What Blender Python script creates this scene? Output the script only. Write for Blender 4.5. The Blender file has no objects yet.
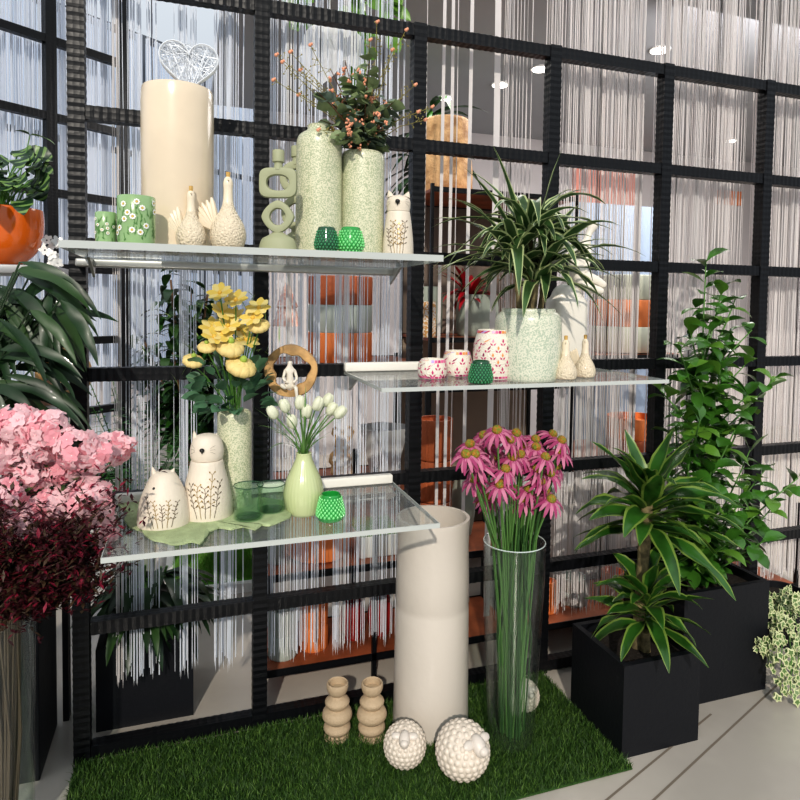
import bpy, math, random
from mathutils import Vector as V, Matrix
rnd = random.Random(7)
sc = bpy.context.scene
COL = sc.collection
PI = math.pi

# ------------------------------------------------------------------ camera model (metres; X along grid wall, Y into the shop, Z up)
f, CX, CY, CZ, yaw, tilt, roll, PX, PY = 650, .3434, -2.3971, 1.57, .3309, .0452, .014, 411.46, 333.53
Fv = V((math.sin(yaw)*math.cos(tilt), math.cos(yaw)*math.cos(tilt), -math.sin(tilt)))
r0 = V((math.cos(yaw), -math.sin(yaw), 0)); u0 = r0.cross(Fv)
Rv = r0*math.cos(roll) + u0*math.sin(roll); Uv = u0*math.cos(roll) - r0*math.sin(roll)
CAM = V((CX, CY, CZ))
def ray(x, y): return Fv*f + Rv*(x-PX) - Uv*(y-PY)
def atY(x, y, Y): v = ray(x, y); return CAM + v*((Y-CY)/v.y)
def atZ(x, y, Z): v = ray(x, y); return CAM + v*((Z-CZ)/v.z)
def depth(p): return (V(p)-CAM).dot(Fv)
def mpp(p, px=None):                       # metres per pixel for a horizontal radius at p
    v = V(p)-CAM; D = v.dot(Fv); t = v.dot(Rv)/D
    return D/f/math.sqrt(1+t*t)

cd = bpy.data.cameras.new('camera'); cam = bpy.data.objects.new('camera', cd); COL.objects.link(cam)
cd.sensor_width = 36; cd.lens = f/800*36; cd.shift_x = (400-PX)/800; cd.shift_y = -(400-PY)/800
M = Matrix((( Rv.x, Uv.x, -Fv.x), (Rv.y, Uv.y, -Fv.y), (Rv.z, Uv.z, -Fv.z))).to_4x4(); M.translation = CAM
cam.matrix_world = M; sc.camera = cam; cd.clip_start = .05

# ------------------------------------------------------------------ materials
MATS = {}
def mat(name, col, rough=.5, metal=0, spec=.5, var=0, vscale=8, bump=0, bscale=40, emis=0, sub=0, coat=0, col2=None, trans=0):
    if name in MATS: return MATS[name]
    m = bpy.data.materials.new(name); m.use_nodes = True; nt = m.node_tree; N = nt.nodes; L = nt.links
    b = N['Principled BSDF']; b.inputs['Roughness'].default_value = rough; b.inputs['Metallic'].default_value = metal
    b.inputs['Specular IOR Level'].default_value = spec; b.inputs['Coat Weight'].default_value = coat
    b.inputs['Base Color'].default_value = (*col, 1)
    tc = N.new('ShaderNodeTexCoord')
    if var or col2:
        n = N.new('ShaderNodeTexNoise'); n.inputs['Scale'].default_value = vscale; n.inputs['Detail'].default_value = 4
        L.new(tc.outputs['Object'], n.inputs['Vector'])
        mx = N.new('ShaderNodeMix'); mx.data_type = 'RGBA'
        c2 = col2 or tuple(max(0, c*(1-var)) for c in col)
        c1 = col if col2 else tuple(min(1, c*(1+var)) for c in col)
        mx.inputs[6].default_value = (*c2, 1); mx.inputs[7].default_value = (*c1, 1)
        rp = N.new('ShaderNodeValToRGB'); rp.color_ramp.elements[0].position = .38; rp.color_ramp.elements[1].position = .62
        L.new(n.outputs['Fac'], rp.inputs[0]); L.new(rp.outputs[0], mx.inputs[0]); L.new(mx.outputs[2], b.inputs['Base Color'])
    if bump:
        n2 = N.new('ShaderNodeTexNoise'); n2.inputs['Scale'].default_value = bscale; L.new(tc.outputs['Object'], n2.inputs['Vector'])
        bp = N.new('ShaderNodeBump'); bp.inputs['Strength'].default_value = bump; bp.inputs['Distance'].default_value = .01
        L.new(n2.outputs['Fac'], bp.inputs['Height']); L.new(bp.outputs[0], b.inputs['Normal'])
    if emis:
        b.inputs['Emission Color'].default_value = (*col, 1); b.inputs['Emission Strength'].default_value = emis
    if trans:                                # leaf-like translucency
        t = N.new('ShaderNodeBsdfTranslucent'); t.inputs[0].default_value = (*col, 1)
        ms = N.new('ShaderNodeMixShader'); ms.inputs[0].default_value = trans
        out = N['Material Output']; L.new(b.outputs[0], ms.inputs[1]); L.new(t.outputs[0], ms.inputs[2]); L.new(ms.outputs[0], out.inputs[0])
        if var or col2: L.new(mx.outputs[2], t.inputs[0])
    m.diffuse_color = (*col, 1); MATS[name] = m; return m

def glass(name, col, opac=.08, rough=.03, body=None):
    if name in MATS: return MATS[name]
    m = bpy.data.materials.new(name); m.use_nodes = True; nt = m.node_tree; N = nt.nodes; L = nt.links
    N.remove(N['Principled BSDF']); out = N['Material Output']
    t = N.new('ShaderNodeBsdfTransparent'); t.inputs[0].default_value = (*col, 1)
    g = N.new('ShaderNodeBsdfGlossy'); g.inputs['Roughness'].default_value = rough
    lw0 = N.new('ShaderNodeLayerWeight'); lw0.inputs['Blend'].default_value = .5; lw1 = N.new('ShaderNodeMath'); lw1.operation = 'POWER'; lw1.inputs[1].default_value = 4; L.new(lw0.outputs['Facing'], lw1.inputs[0])
    lw = N.new('ShaderNodeMath'); lw.operation = 'MULTIPLY_ADD'; lw.inputs[1].default_value = .6; lw.inputs[2].default_value = .035; L.new(lw1.outputs[0], lw.inputs[0])
    ms = N.new('ShaderNodeMixShader'); L.new(lw.outputs[0], ms.inputs[0]); L.new(t.outputs[0], ms.inputs[1]); L.new(g.outputs[0], ms.inputs[2])
    d = N.new('ShaderNodeBsdfDiffuse'); d.inputs[0].default_value = (*(body or col), 1)
    m2 = N.new('ShaderNodeMixShader'); m2.inputs[0].default_value = opac
    L.new(ms.outputs[0], m2.inputs[1]); L.new(d.outputs[0], m2.inputs[2]); L.new(m2.outputs[0], out.inputs[0])
    MATS[name] = m; return m

def speckle_mat(name, base, spot, scale=130, lo=.46, hi=.54, rough=.35):
    m = mat(name, base, rough, coat=.3); N = m.node_tree.nodes; L = m.node_tree.links; b = N['Principled BSDF']
    tc = [n for n in N if n.type == 'TEX_COORD'][0]
    n = N.new('ShaderNodeTexNoise'); n.inputs['Scale'].default_value = scale; n.inputs['Detail'].default_value = 1; L.new(tc.outputs['Object'], n.inputs['Vector'])
    n3 = N.new('ShaderNodeTexNoise'); n3.inputs['Scale'].default_value = 12; L.new(tc.outputs['Object'], n3.inputs['Vector'])
    ad = N.new('ShaderNodeMath'); ad.operation = 'MULTIPLY_ADD'; ad.inputs[1].default_value = .25; ad.inputs[2].default_value = -.12
    L.new(n3.outputs['Fac'], ad.inputs[0]); a2 = N.new('ShaderNodeMath'); L.new(n.outputs['Fac'], a2.inputs[0]); L.new(ad.outputs[0], a2.inputs[1])
    rp = N.new('ShaderNodeValToRGB'); rp.color_ramp.elements[0].position = lo; rp.color_ramp.elements[1].position = hi
    rp.color_ramp.elements[0].color = (*base, 1); rp.color_ramp.elements[1].color = (*spot, 1)
    L.new(a2.outputs[0], rp.inputs[0]); L.new(rp.outputs[0], b.inputs['Base Color']); return m

black = mat('black_metal', (.004, .0045, .006), .40, 0, .35)
def ripple(m):                               # hammered, rippled faces of the black tubes
    N = m.node_tree.nodes; L = m.node_tree.links; b = N['Principled BSDF']; tc = [n for n in N if n.type == 'TEX_COORD'][0]
    w = N.new('ShaderNodeTexVoronoi'); w.inputs['Scale'].default_value = 52; w.inputs['Randomness'].default_value = .25
    L.new(tc.outputs['Object'], w.inputs['Vector'])
    bp = N.new('ShaderNodeBump'); bp.inputs['Strength'].default_value = .22; bp.inputs['Distance'].default_value = .006
    L.new(w.outputs['Distance'], bp.inputs['Height']); L.new(bp.outputs[0], b.inputs['Normal'])
ripple(black)
planter_black = mat('planter_black', (.008, .009, .012), .5, 0, .3, bump=.1, bscale=60)
soil = mat('soil', (.02, .014, .01), .9, bump=.8, bscale=60)
cream = mat('cream_glaze', (.78, .66, .50), .22, coat=.5, var=.05, vscale=5, bump=.12, bscale=9)
cream2 = mat('cream_matte', (.60, .55, .49), .45, coat=.15, bump=.12, bscale=25)
sheepm = mat('sheep_glaze', (.70, .62, .53), .35, coat=.4)
catm = mat('cat_cream', (.76, .68, .57), .5, bump=.15, bscale=90)
henm = mat('hen_cream', (.80, .69, .52), .3, coat=.4, bump=.9, bscale=160)
hensm = mat('hen_smooth', (.82, .72, .56), .3, coat=.4)
gold = mat('gold_paint', (.42, .27, .07), .3, .7)
golddk = mat('dark_gold_paint', (.13, .09, .05), .4, .4)
nosem = mat('nose_black', (.01, .01, .01), .3)
speck = speckle_mat('speckled_green_glaze', (.72, .71, .53), (.42, .47, .30), 240, .44, .60)
potglaze = speckle_mat('pot_speckle_glaze', (.74, .75, .62), (.46, .54, .42), 190, .46, .62, .3)
sage = mat('sage_ceramic', (.36, .38, .24), .6)
tan = mat('tan_ceramic', (.47, .36, .24), .7, bump=.3, bscale=120)
bulbg = mat('pale_green_glaze', (.56, .62, .34), .2, coat=.6)
felt = mat('felt_green', (.42, .50, .28), .95, bump=.6, bscale=200, var=.12, vscale=20)
tumbler = mat('green_painted_glass', (.30, .47, .22), .25, coat=.5, var=.1)
daisyw = mat('daisy_white', (.9, .9, .85), .5)
daisyy = mat('daisy_yellow', (.8, .5, .08), .5)
vdark = mat('dark_green_glass', (.006, .07, .025), .12, coat=.8); vdark2 = mat('dark_green_glass_facet', (.05, .26, .11), .15, coat=.5)
vbright = mat('bright_green_glass', (.02, .30, .05), .12, coat=.8); vbright2 = mat('bright_green_glass_facet', (.22, .72, .26), .15, coat=.5)
smoke = glass('smoky_green_glass', (.86, .94, .88), .07, .04, (.12, .22, .14))
clear = glass('clear_glass', (.95, .975, .965), .006)
acryl = glass('clear_acrylic', (.95, .97, .97), .07, .04, (.8, .82, .82))
acrylw = mat('white_acrylic_edge', (.52, .55, .53), .2, coat=.5)
railw = mat('white_rail', (.84, .82, .76), .4)
railm = mat('brushed_rail', (.50, .50, .47), .35, .6)
mosaic = mat('mosaic_white', (.86, .80, .70), .3, bump=.5, bscale=200)
magenta = mat('mosaic_magenta', (.55, .03, .16), .3); mpurple = mat('mosaic_plum', (.28, .02, .10), .3); mpeach = mat('mosaic_peach', (.80, .32, .10), .3)
mpink = mat('mosaic_pink', (.80, .15, .35), .3)
orange = mat('orange_glaze', (.80, .16, .015), .15, coat=.8)
terra = mat('terracotta_ribbed', (.44, .115, .04), .55, bump=.3, bscale=80)
terra2 = mat('orange_ribbed', (.75, .22, .06), .5)
clayp = mat('clay_pot', (.55, .32, .22), .8, var=.2, vscale=14)
greyp = mat('grey_green_pot', (.30, .34, .29), .5)
greyp2 = mat('pale_grey_green', (.42, .47, .43), .5)
slate = mat('blue_grey_panel', (.32, .40, .52), .6)
palew = mat('pale_green_white', (.60, .62, .50), .6)
redp = mat('deep_red_glaze', (.32, .02, .02), .25, coat=.5)
woodb = mat('brown_wood', (.26, .075, .03), .45, var=.35, vscale=6)
ringw = mat('ring_wood', (.52, .32, .14), .7, var=.3, vscale=16, bump=.4, bscale=50)
twigm = mat('driftwood', (.52, .33, .16), .8, var=.3, vscale=12)
rattan = mat('rattan_shell', (.72, .45, .22), .5, col2=(.38, .20, .08), vscale=14, bump=.6, bscale=70)
whitem = mat('white_plaster', (.82, .77, .68), .5)
whiteb = mat('white_board', (.75, .75, .72), .5)
tanbox = mat('tan_box', (.52, .36, .20), .7)
sparkle = mat('sparkle_pink', (.85, .42, .32), .3, col2=(.95, .75, .65), vscale=60)
stringw = mat('string_white', (.93, .93, .93), .6, trans=.45)
stringc = mat('string_cream', (.86, .83, .82), .6, trans=.45)
stringb = mat('string_blue_white', (.90, .93, .98), .6, trans=.5)
floor_m = mat('concrete', (.47, .43, .38), .22, spec=.7, var=.10, vscale=1.6, bump=.05, bscale=14)
walls_m = mat('wall_paint', (.46, .43, .43), .8, var=.05, vscale=2)
ceil_m = mat('ceiling_paint', (.30, .31, .33), .9)
turf_b = mat('turf_backing', (.03, .08, .012), .95, bump=.7, bscale=120)
g1 = mat('grass_green', (.060, .135, .022), .6, trans=.2); g2 = mat('grass_light', (.14, .25, .05), .6, trans=.2); g3 = mat('grass_deep', (.022, .060, .01), .6)
lf_dr = mat('dracaena_green', (.045, .10, .03), .35, coat=.2, trans=.12, var=.3, vscale=10); lf_wh = mat('leaf_cream_edge', (.52, .60, .30), .4, trans=.2)
lf_co = mat('corn_plant_green', (.03, .105, .015), .3, coat=.3, trans=.15, var=.35, vscale=9); lf_ye = mat('corn_plant_stripe', (.20, .30, .06), .35, trans=.2)
lf_tall = mat('glossy_green', (.05, .15, .02), .28, coat=.4, trans=.15, var=.4, vscale=7); lf_tall2 = mat('glossy_light_green', (.13, .28, .04), .3, coat=.3, trans=.2)
lf_dk = mat('dark_long_leaf', (.014, .042, .013), .42, coat=.1, trans=.08, var=.3, vscale=8); lf_dk2 = mat('long_leaf_mid', (.03, .075, .018), .42, coat=.1, trans=.1)
lf_cal = mat('calathea_dark', (.012, .04, .014), .4); lf_cal2 = mat('calathea_light', (.16, .27, .08), .4)
lf_euc = mat('eucalyptus', (.19, .25, .12), .5, var=.3, vscale=15, trans=.15); lf_euc2 = mat('eucalyptus_grey', (.13, .18, .14), .5); lf_olv = mat('olive_twig', (.28, .24, .06), .6)
stemg = mat('stem_green', (.10, .24, .05), .5, var=.2); stemb = mat('stem_brown', (.13, .07, .035), .8)
canem = mat('cane_bark', (.20, .16, .08), .8, var=.4, vscale=40)
yel = mat('petal_yellow', (.86, .66, .16), .6, trans=.2); yel2 = mat('petal_pale_yellow', (.90, .76, .32), .6, trans=.2); yelc = mat('petal_butter', (.88, .70, .30), .6, trans=.1)
tulw = mat('tulip_white', (.86, .88, .70), .5, trans=.2)
pk = mat('petal_pink', (.88, .40, .46), .6, trans=.25); pk2 = mat('petal_pale_pink', (.93, .63, .67), .6, trans=.25); pkh = mat('petal_heart', (.95, .78, .76), .6)
coneP = mat('coneflower_pink', (.42, .06, .18), .55, trans=.2); coneP2 = mat('coneflower_light', (.64, .22, .35), .55, trans=.2); coneC = mat('coneflower_cone', (.50, .20, .03), .6, col2=(.20, .28, .03), vscale=120, bump=1, bscale=200)
red1 = mat('red_leaf_dark', (.055, .008, .014), .6, trans=.1); red2 = mat('red_leaf', (.24, .012, .04), .6, trans=.15); red3 = mat('olive_red_leaf', (.055, .03, .014), .6)
peach = mat('peach_floret', (.80, .36, .22), .6)
ivyg = mat('ivy_green', (.10, .18, .05), .5); ivyw = mat('ivy_cream', (.55, .58, .33), .5)
wire = mat('white_wire', (.85, .88, .92), .3, .2)
redl = mat('red_long_leaf', (.35, .01, .02), .4)

# ------------------------------------------------------------------ mesh builder (world coordinates)
class MB:
    def __init__(s): s.v = []; s.f = []; s.m = []
    def add(s, vs, fs, m=0):
        o = len(s.v); s.v.extend([tuple(p) for p in vs]); s.f.extend([tuple(i+o for i in q) for q in fs])
        s.m.extend([m]*len(fs) if isinstance(m, int) else m)
    def box(s, a, b, m=0, bev=0):
        x0, y0, z0 = a; x1, y1, z1 = b
        if bev <= 0:
            s.add([(x0,y0,z0),(x1,y0,z0),(x1,y1,z0),(x0,y1,z0),(x0,y0,z1),(x1,y0,z1),(x1,y1,z1),(x0,y1,z1)],
                  [(3,2,1,0),(4,5,6,7),(0,1,5,4),(1,2,6,5),(2,3,7,6),(3,0,4,7)], m); return
        rings = []
        def ring(z, ins, c):
            pts = []
            for (cx, cy, a0) in ((x1-c, y1-c, 0), (x0+c, y1-c, 1), (x0+c, y0+c, 2), (x1-c, y0+c, 3)):
                for k in range(3):
                    t = (a0 + k/2)*PI/2; pts.append((cx+(c-ins)*math.cos(t), cy+(c-ins)*math.sin(t), z))
            return pts
        R = [ring(z0, bev*.8, bev), ring(z0+bev*.5, bev*.15, bev), ring(z0+bev, 0, bev), ring(z1-bev, 0, bev), ring(z1-bev*.5, bev*.15, bev), ring(z1, bev*.8, bev)]
        vs = [p for q in R for p in q]; n = 12; fs = []
        for j in range(5):
            for i in range(n): fs.append((j*n+i, j*n+(i+1)%n, (j+1)*n+(i+1)%n, (j+1)*n+i))
        fs.append(tuple(reversed(range(n)))); fs.append(tuple(range(5*n, 6*n))); s.add(vs, fs, m)
    def lathe(s, c, prof, seg=32, m=0, cap0=True, cap1=False, squash=1, rib=0, nrib=0, ang=0):
        cx, cy = c[0], c[1]; vs = []; fs = []
        for (z, r) in prof:
            for i in range(seg):
                t = 2*PI*i/seg; rr = r*(1+rib*math.cos(nrib*t)) if rib else r
                x = rr*math.cos(t); y = rr*math.sin(t)*squash
                vs.append((cx+x*math.cos(ang)-y*math.sin(ang), cy+x*math.sin(ang)+y*math.cos(ang), z))
        for j in range(len(prof)-1):
            for i in range(seg): fs.append((j*seg+i, j*seg+(i+1)%seg, (j+1)*seg+(i+1)%seg, (j+1)*seg+i))
        mm = [m]*len(fs)
        if cap0: fs.append(tuple(reversed(range(seg)))); mm.append(m)
        if cap1: fs.append(tuple(range((len(prof)-1)*seg, len(prof)*seg))); mm.append(m)
        s.add(vs, fs, mm)
    def tube(s, pts, rad, n=6, m=0, cap=True):
        pts = [V(p) for p in pts]; k = len(pts)
        if not hasattr(rad, '__len__'): rad = [rad]*k
        vs = []; up = None
        for i, p in enumerate(pts):
            d = (pts[min(i+1, k-1)]-pts[max(i-1, 0)]).normalized()
            if up is None: up = V((1, 0, 0)) if abs(d.z) > .8 else V((0, 0, 1))
            a = d.cross(up); a = a.normalized() if a.length > 1e-6 else V((1, 0, 0)); b = a.cross(d).normalized(); up = b
            for j in range(n):
                t = 2*PI*j/n; vs.append(p + (a*math.cos(t)+b*math.sin(t))*rad[i])
        fs = [(i*n+j, i*n+(j+1)%n, (i+1)*n+(j+1)%n, (i+1)*n+j) for i in range(k-1) for j in range(n)]
        if cap: fs.append(tuple(reversed(range(n)))); fs.append(tuple(range((k-1)*n, k*n)))
        s.add(vs, fs, m)
    def ball(s, c, r, m=0, seg=10, rings=6, sc3=(1,1,1), rot=None):
        vs = []; fs = []
        for j in range(rings+1):
            t = PI*j/rings
            for i in range(seg):
                q = V((math.sin(t)*math.cos(2*PI*i/seg)*sc3[0], math.sin(t)*math.sin(2*PI*i/seg)*sc3[1], math.cos(t)*sc3[2]))*r
                if rot: q = rot @ q
                vs.append(V(c)+q)
        for j in range(rings):
            for i in range(seg): fs.append((j*seg+i, (j+1)*seg+i, (j+1)*seg+(i+1)%seg, j*seg+(i+1)%seg))
        s.add(vs, fs, m)
    def leaf(s, p, d, L, w, droop=.6, mid=0, edge=None, n=7, fold=.25, twist=0, pw=.8, pet=0, up=V((0,0,1)), mfun=None):
        wv = (rnd.uniform(0, 6), rnd.uniform(.10, .30)) if n >= 8 else (0, 0); p = V(p); d = V(d).normalized(); cols = (-1, -.72, 0, .72, 1) if edge is not None else (-1, 0, 1)
        side = d.cross(up)
        if side.length < 1e-3: side = V((1,0,0))
        side.normalize(); side = Matrix.Rotation(twist, 3, d) @ side; step = L/n; vs = []; nc = len(cols)
        for i in range(n+1):
            t = i/n; tt = 0 if t < pet else (t-pet)/(1-pet)
            ww = w*.5*(math.sin(PI*min(1, tt**pw*.97+.03))**.8) if tt > 0 else w*.03
            if i == n: ww = w*.02
            nr = side.cross(d).normalized()
            for c in cols: vs.append(p + side*(ww*c) + nr*(abs(c)*ww*(fold+wv[1]*math.sin(i*1.5+wv[0]+c*1.3))))
            d = (d + V((0,0,-1))*(droop/n)*(1+t)).normalized()
            side = (side - d*side.dot(d)).normalized(); p = p + d*step
        fs = []; ms = []
        for i in range(n):
            for c in range(nc-1):
                fs.append((i*nc+c, i*nc+c+1, (i+1)*nc+c+1, (i+1)*nc+c))
                if mfun: ms.append(mfun(i, c))
                elif edge is not None and c in (0, nc-2): ms.append(edge)
                else: ms.append(mid)
        s.add(vs, fs, ms)
    def poly(s, pts, m=0): s.add(pts, [tuple(range(len(pts)))], m)

ORG = {}
def setp(o, label=None, cat=None, group=None, kind=None):
    if label: o['label'] = label
    if cat: o['category'] = cat
    if group: o['group'] = group
    if kind: o['kind'] = kind
def thing(name, label, cat, loc, group=None):
    o = bpy.data.objects.new(name, None); o.empty_display_size = .05; COL.objects.link(o); o.location = V(loc)
    ORG[o.name] = V(loc); setp(o, label, cat, group); return o
def build(mb, name, mats, parent=None, loc=None, smooth=True, label=None, cat=None, group=None, kind=None):
    if not isinstance(mats, (list, tuple)): mats = [mats]
    org = ORG[parent.name] if parent else V(loc or (0,0,0))
    me = bpy.data.meshes.new(name); ox, oy, oz = org
    me.from_pydata([(a-ox, b-oy, c-oz) for a, b, c in mb.v], [], mb.f)
    for m in mats: me.materials.append(m)
    me.polygons.foreach_set('material_index', mb.m)
    me.polygons.foreach_set('use_smooth', [smooth]*len(me.polygons)); me.update()
    if smooth:
        try: me.set_sharp_from_angle(angle=math.radians(45))
        except Exception: pass
    o = bpy.data.objects.new(name, me); COL.objects.link(o); ORG[o.name] = org
    if parent: o.parent = parent
    else: o.location = org
    setp(o, label, cat, group, kind); return o
def dup(root, loc, label, rotz=0, scale=1):
    r = root.copy(); COL.objects.link(r); r.location = loc; r.rotation_euler = (0, 0, rotz); r['label'] = label; r.scale = (scale,)*3
    for ch in list(root.children):
        c = ch.copy(); COL.objects.link(c); c.parent = r
        for g in list(ch.children):
            d = g.copy(); COL.objects.link(d); d.parent = c
    return r

def place(px, by, z, hw):                    # centre of a round thing whose front foot is seen at (px, by) on level z
    c = atZ(px, by, z); h = V((c.x-CX, c.y-CY, 0)).normalized(); r = hw*mpp(c); c = c + h*r*.9; return V((c.x, c.y, z))
def zat(px, y, c):                           # height of pixel row y in the upright plane through c
    v = ray(px, y); h = V((c[0]-CX, c[1]-CY, 0)); L = h.length; h.normalize()
    return CZ + v.z*L/(v.x*h.x+v.y*h.y)
def prof(px, c, pts, base=None):
    s = mpp(c); L_ = math.hypot(c[0]-CX, c[1]-CY); out = [(zat(px, y, c), hw*s) for y, hw in pts]
    out = [((CZ+(z-CZ)*(L_-r)/L_) if z > CZ else z, r) for z, r in out]
    if base is not None: out[0] = (base, out[0][1])
    return out
def smoothp(p, n=4):                         # Catmull-Rom through a profile
    out = []
    for i in range(len(p)-1):
        a, b, c, d = p[max(i-1,0)], p[i], p[i+1], p[min(i+2, len(p)-1)]
        for k in range(n):
            t = k/n
            out.append(tuple(.5*((2*b[j])+(-a[j]+c[j])*t+(2*a[j]-5*b[j]+4*c[j]-d[j])*t*t+(-a[j]+3*b[j]-3*c[j]+d[j])*t**3) for j in (0,1)))
    out.append(p[-1]); return [(z, max(r, .0005)) for z, r in out]
def hollow(p, wall=.006, depth_=.1):         # turn the rim inward
    z, r = p[-1]; return p + [(z+.002, r-wall*.5), (z, r-wall), (z-depth_*.4, r-wall*1.1), (z-depth_, r-wall*1.3), (z-depth_, .001)]
def radius_at(p, z):
    for (z0, r_0), (z1, r_1) in zip(p, p[1:]):
        if min(z0, z1) <= z <= max(z0, z1) and abs(z1-z0) > 1e-6: return r_0+(r_1-r_0)*(z-z0)/(z1-z0)
    return p[0][1]
def camang(c): return math.atan2(CY-c[1], CX-c[0])
class Surf:                                  # draws small shapes on a turned surface; u in metres to the right of the side facing the camera
    def __init__(s, c, p): s.c = c; s.p = p; s.a = camang(c)
    def pt(s, u, z, e=.0012):
        r = radius_at(s.p, z); a = s.a + u/max(r, .01); return V((s.c[0]+(r+e)*math.cos(a), s.c[1]+(r+e)*math.sin(a), z))
    def poly(s, mb, pts, m, e=.0012): mb.poly([s.pt(u, z, e) for u, z in pts], m)
    def stroke(s, mb, pts, w, m, e=.0012):
        for (a, b) in zip(pts, pts[1:]):
            dx, dz = b[0]-a[0], b[1]-a[1]; L = math.hypot(dx, dz) or 1; nx, nz = -dz/L*w/2, dx/L*w/2
            s.poly(mb, [(a[0]-nx, a[1]-nz), (b[0]-nx, b[1]-nz), (b[0]+nx, b[1]+nz), (a[0]+nx, a[1]+nz)], m, e)
    def disc(s, mb, u, z, r, m, e=.0014, n=8, sx=1): s.poly(mb, [(u+sx*r*math.cos(2*PI*i/n), z+r*math.sin(2*PI*i/n)) for i in range(n)], m, e)
    def diamond(s, mb, u, z, h, w, a, m, e=.0014):
        ca, sa = math.cos(a), math.sin(a)
        s.poly(mb, [(u+x*ca-y*sa, z+x*sa+y*ca) for x, y in ((0,-h/2),(w/2,-h*.08),(0,h/2),(-w/2,-h*.08))], m, e)

# ------------------------------------------------------------------ the setting
mb = MB(); mb.box((-9, -7, -.1), (11, 9, 0)); build(mb, 'floor', floor_m, kind='structure', smooth=False)
mb = MB(); mb.box((1.0, 4.2, 0), (11, 4.35, 4.6)); build(mb, 'wall_back', walls_m, kind='structure', smooth=False)
mb = MB(); mb.box((8.6, -1, 0), (8.75, 4.2, 4.6)); build(mb, 'wall_right', walls_m, kind='structure', smooth=False)
mb = MB(); mb.box((.55, .6, 3.45), (8.6, 4.2, 3.55))
build(mb, 'ceiling', ceil_m, kind='structure', smooth=False)
# saw-cut joints in the concrete
jm = mat('joint_dark', (.19, .155, .12), .9)
mb = MB()
for (x0, y0, x1, y1) in ((608, 799, 664, 753), (655, 799, 800, 664)):
    a = atZ(x0, y0, .0); b = atZ(x1, y1, .0); d = (b-a).normalized(); a = a-d*2; b = b+d*.35 if x1 == 664 else b+d*2
    n = V((-d.y, d.x, 0))*.004
    mb.add([a-n+V((0,0,.001)), b-n+V((0,0,.001)), b+n+V((0,0,.001)), a+n+V((0,0,.001))], [(0,1,2,3)])
build(mb, 'trim_1', jm, kind='structure', smooth=False)

# angled glazed wall far left, seen through the grids
AD = V((.81, .586, 0)).normalized()
def colhit(px, P0, D): # plan intersection of image column with a line
    v = ray(px, 310); a = v.x; b = v.y
    det = -a*D.y + b*D.x; ex, ey = P0.x-CX, P0.y-CY
    t = (-ex*D.y + ey*D.x)/det; return V((CX+a*t, CY+b*t, 0))
P2 = CAM + ray(95, 305)*(3.98/f); P2.z = 0
NRM = V((-AD.y, AD.x, 0))
PW = P2 + NRM*2.6
def along_box(mb, A, D, s0, s1, th, z0, z1, m=0):
    n = V((-D.y, D.x, 0))*th/2; p = [A+D*s0-n, A+D*s1-n, A+D*s1+n, A+D*s0+n]
    vs = [(q.x, q.y, z0) for q in p]+[(q.x, q.y, z1) for q in p]
    mb.add(vs, [(3,2,1,0),(4,5,6,7),(0,1,5,4),(1,2,6,5),(2,3,7,6),(3,0,4,7)], m)
eW = (colhit(300, PW, AD)-PW).dot(AD)
mb = MB(); along_box(mb, PW, AD, -7, eW, .12, 0, .75); build(mb, 'wall_left', walls_m, kind='structure', smooth=False)
winglass = glass('window_glass', (.9, .94, 1), .06, .05)
k = 0; s0 = eW-1.6*5
for i in range(5):
    wf = MB(); a = s0+1.6*i; b = a+1.6
    for (u0, u1, z0, z1) in ((a, a+.05, .75, 4.4), (b-.05, b, .75, 4.4), (a+.05, b-.05, .75, .81), (a+.05, b-.05, 4.34, 4.4), (a+.05, b-.05, 1.9, 1.95), (a+.05, b-.05, 3.1, 3.15), (a+.79, a+.83, .81, 4.34)):
        along_box(wf, PW, AD, u0, u1, .07, z0, z1)
    w = build(wf, 'window_%d' % (i+1), mat('window_frame_grey', (.10, .11, .13), .5), kind='structure', smooth=False)
    g = MB(); along_box(g, PW, AD, a+.05, b-.05, .01, .8, 4.35); build(g, 'pane', winglass, w, smooth=False)

# ------------------------------------------------------------------ the black grid partition
XS = [0, .59, 1.1797, 1.7689, 2.3359, 2.9157, 3.49]
ZK = [.030]+[.03+.43*k for k in range(1, 7)]
def grid_tube(mb, a, b, h, axis):            # square tube with rippled long edges
    mb.box(a, b)
T = .0255
gp = thing('grid_partition', 'tall black hammered metal grid partition holding the glass shelves', 'partition', (0, 0, 0))
for i, x in enumerate(XS):
    mb = MB(); t = T*1.0; z0, z1 = 0, 2.637; n = int((z1-z0)/.013); vs = []
    for j in range(n+1):
        z = z0+(z1-z0)*j/n; e = .0006*(1 if j % 2 else -1)
        vs += [(x-t-e, -t-e, z), (x+t+e, -t-e, z), (x+t+e, t+e, z), (x-t-e, t+e, z)]
    fs = [(j*4+i_, j*4+(i_+1)%4, j*4+4+(i_+1)%4, j*4+4+i_) for j in range(n) for i_ in range(4)]+[(3,2,1,0), (n*4, n*4+1, n*4+2, n*4+3)]
    mb.add(vs, fs); build(mb, 'post', black, gp, smooth=False)
for k, z in enumerate(ZK):
    mb = MB(); x0, x1 = T+.002, XS[-1]-T; t = .0225; n = int((x1-x0)/.013); vs = []
    for j in range(n+1):
        x = x0+(x1-x0)*j/n; e = .0006*(1 if j % 2 else -1)
        vs += [(x, -t-e, z-t-e), (x, t+e, z-t-e), (x, t+e, z+t+e), (x, -t-e, z+t+e)]
    fs = [(j*4+i_, j*4+(i_+1)%4, j*4+4+(i_+1)%4, j*4+4+i_) for j in range(n) for i_ in range(4)]+[(3,2,1,0), (n*4, n*4+1, n*4+2, n*4+3)]
    mb.add(vs, fs); build(mb, 'rail', black, gp, smooth=False)

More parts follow.
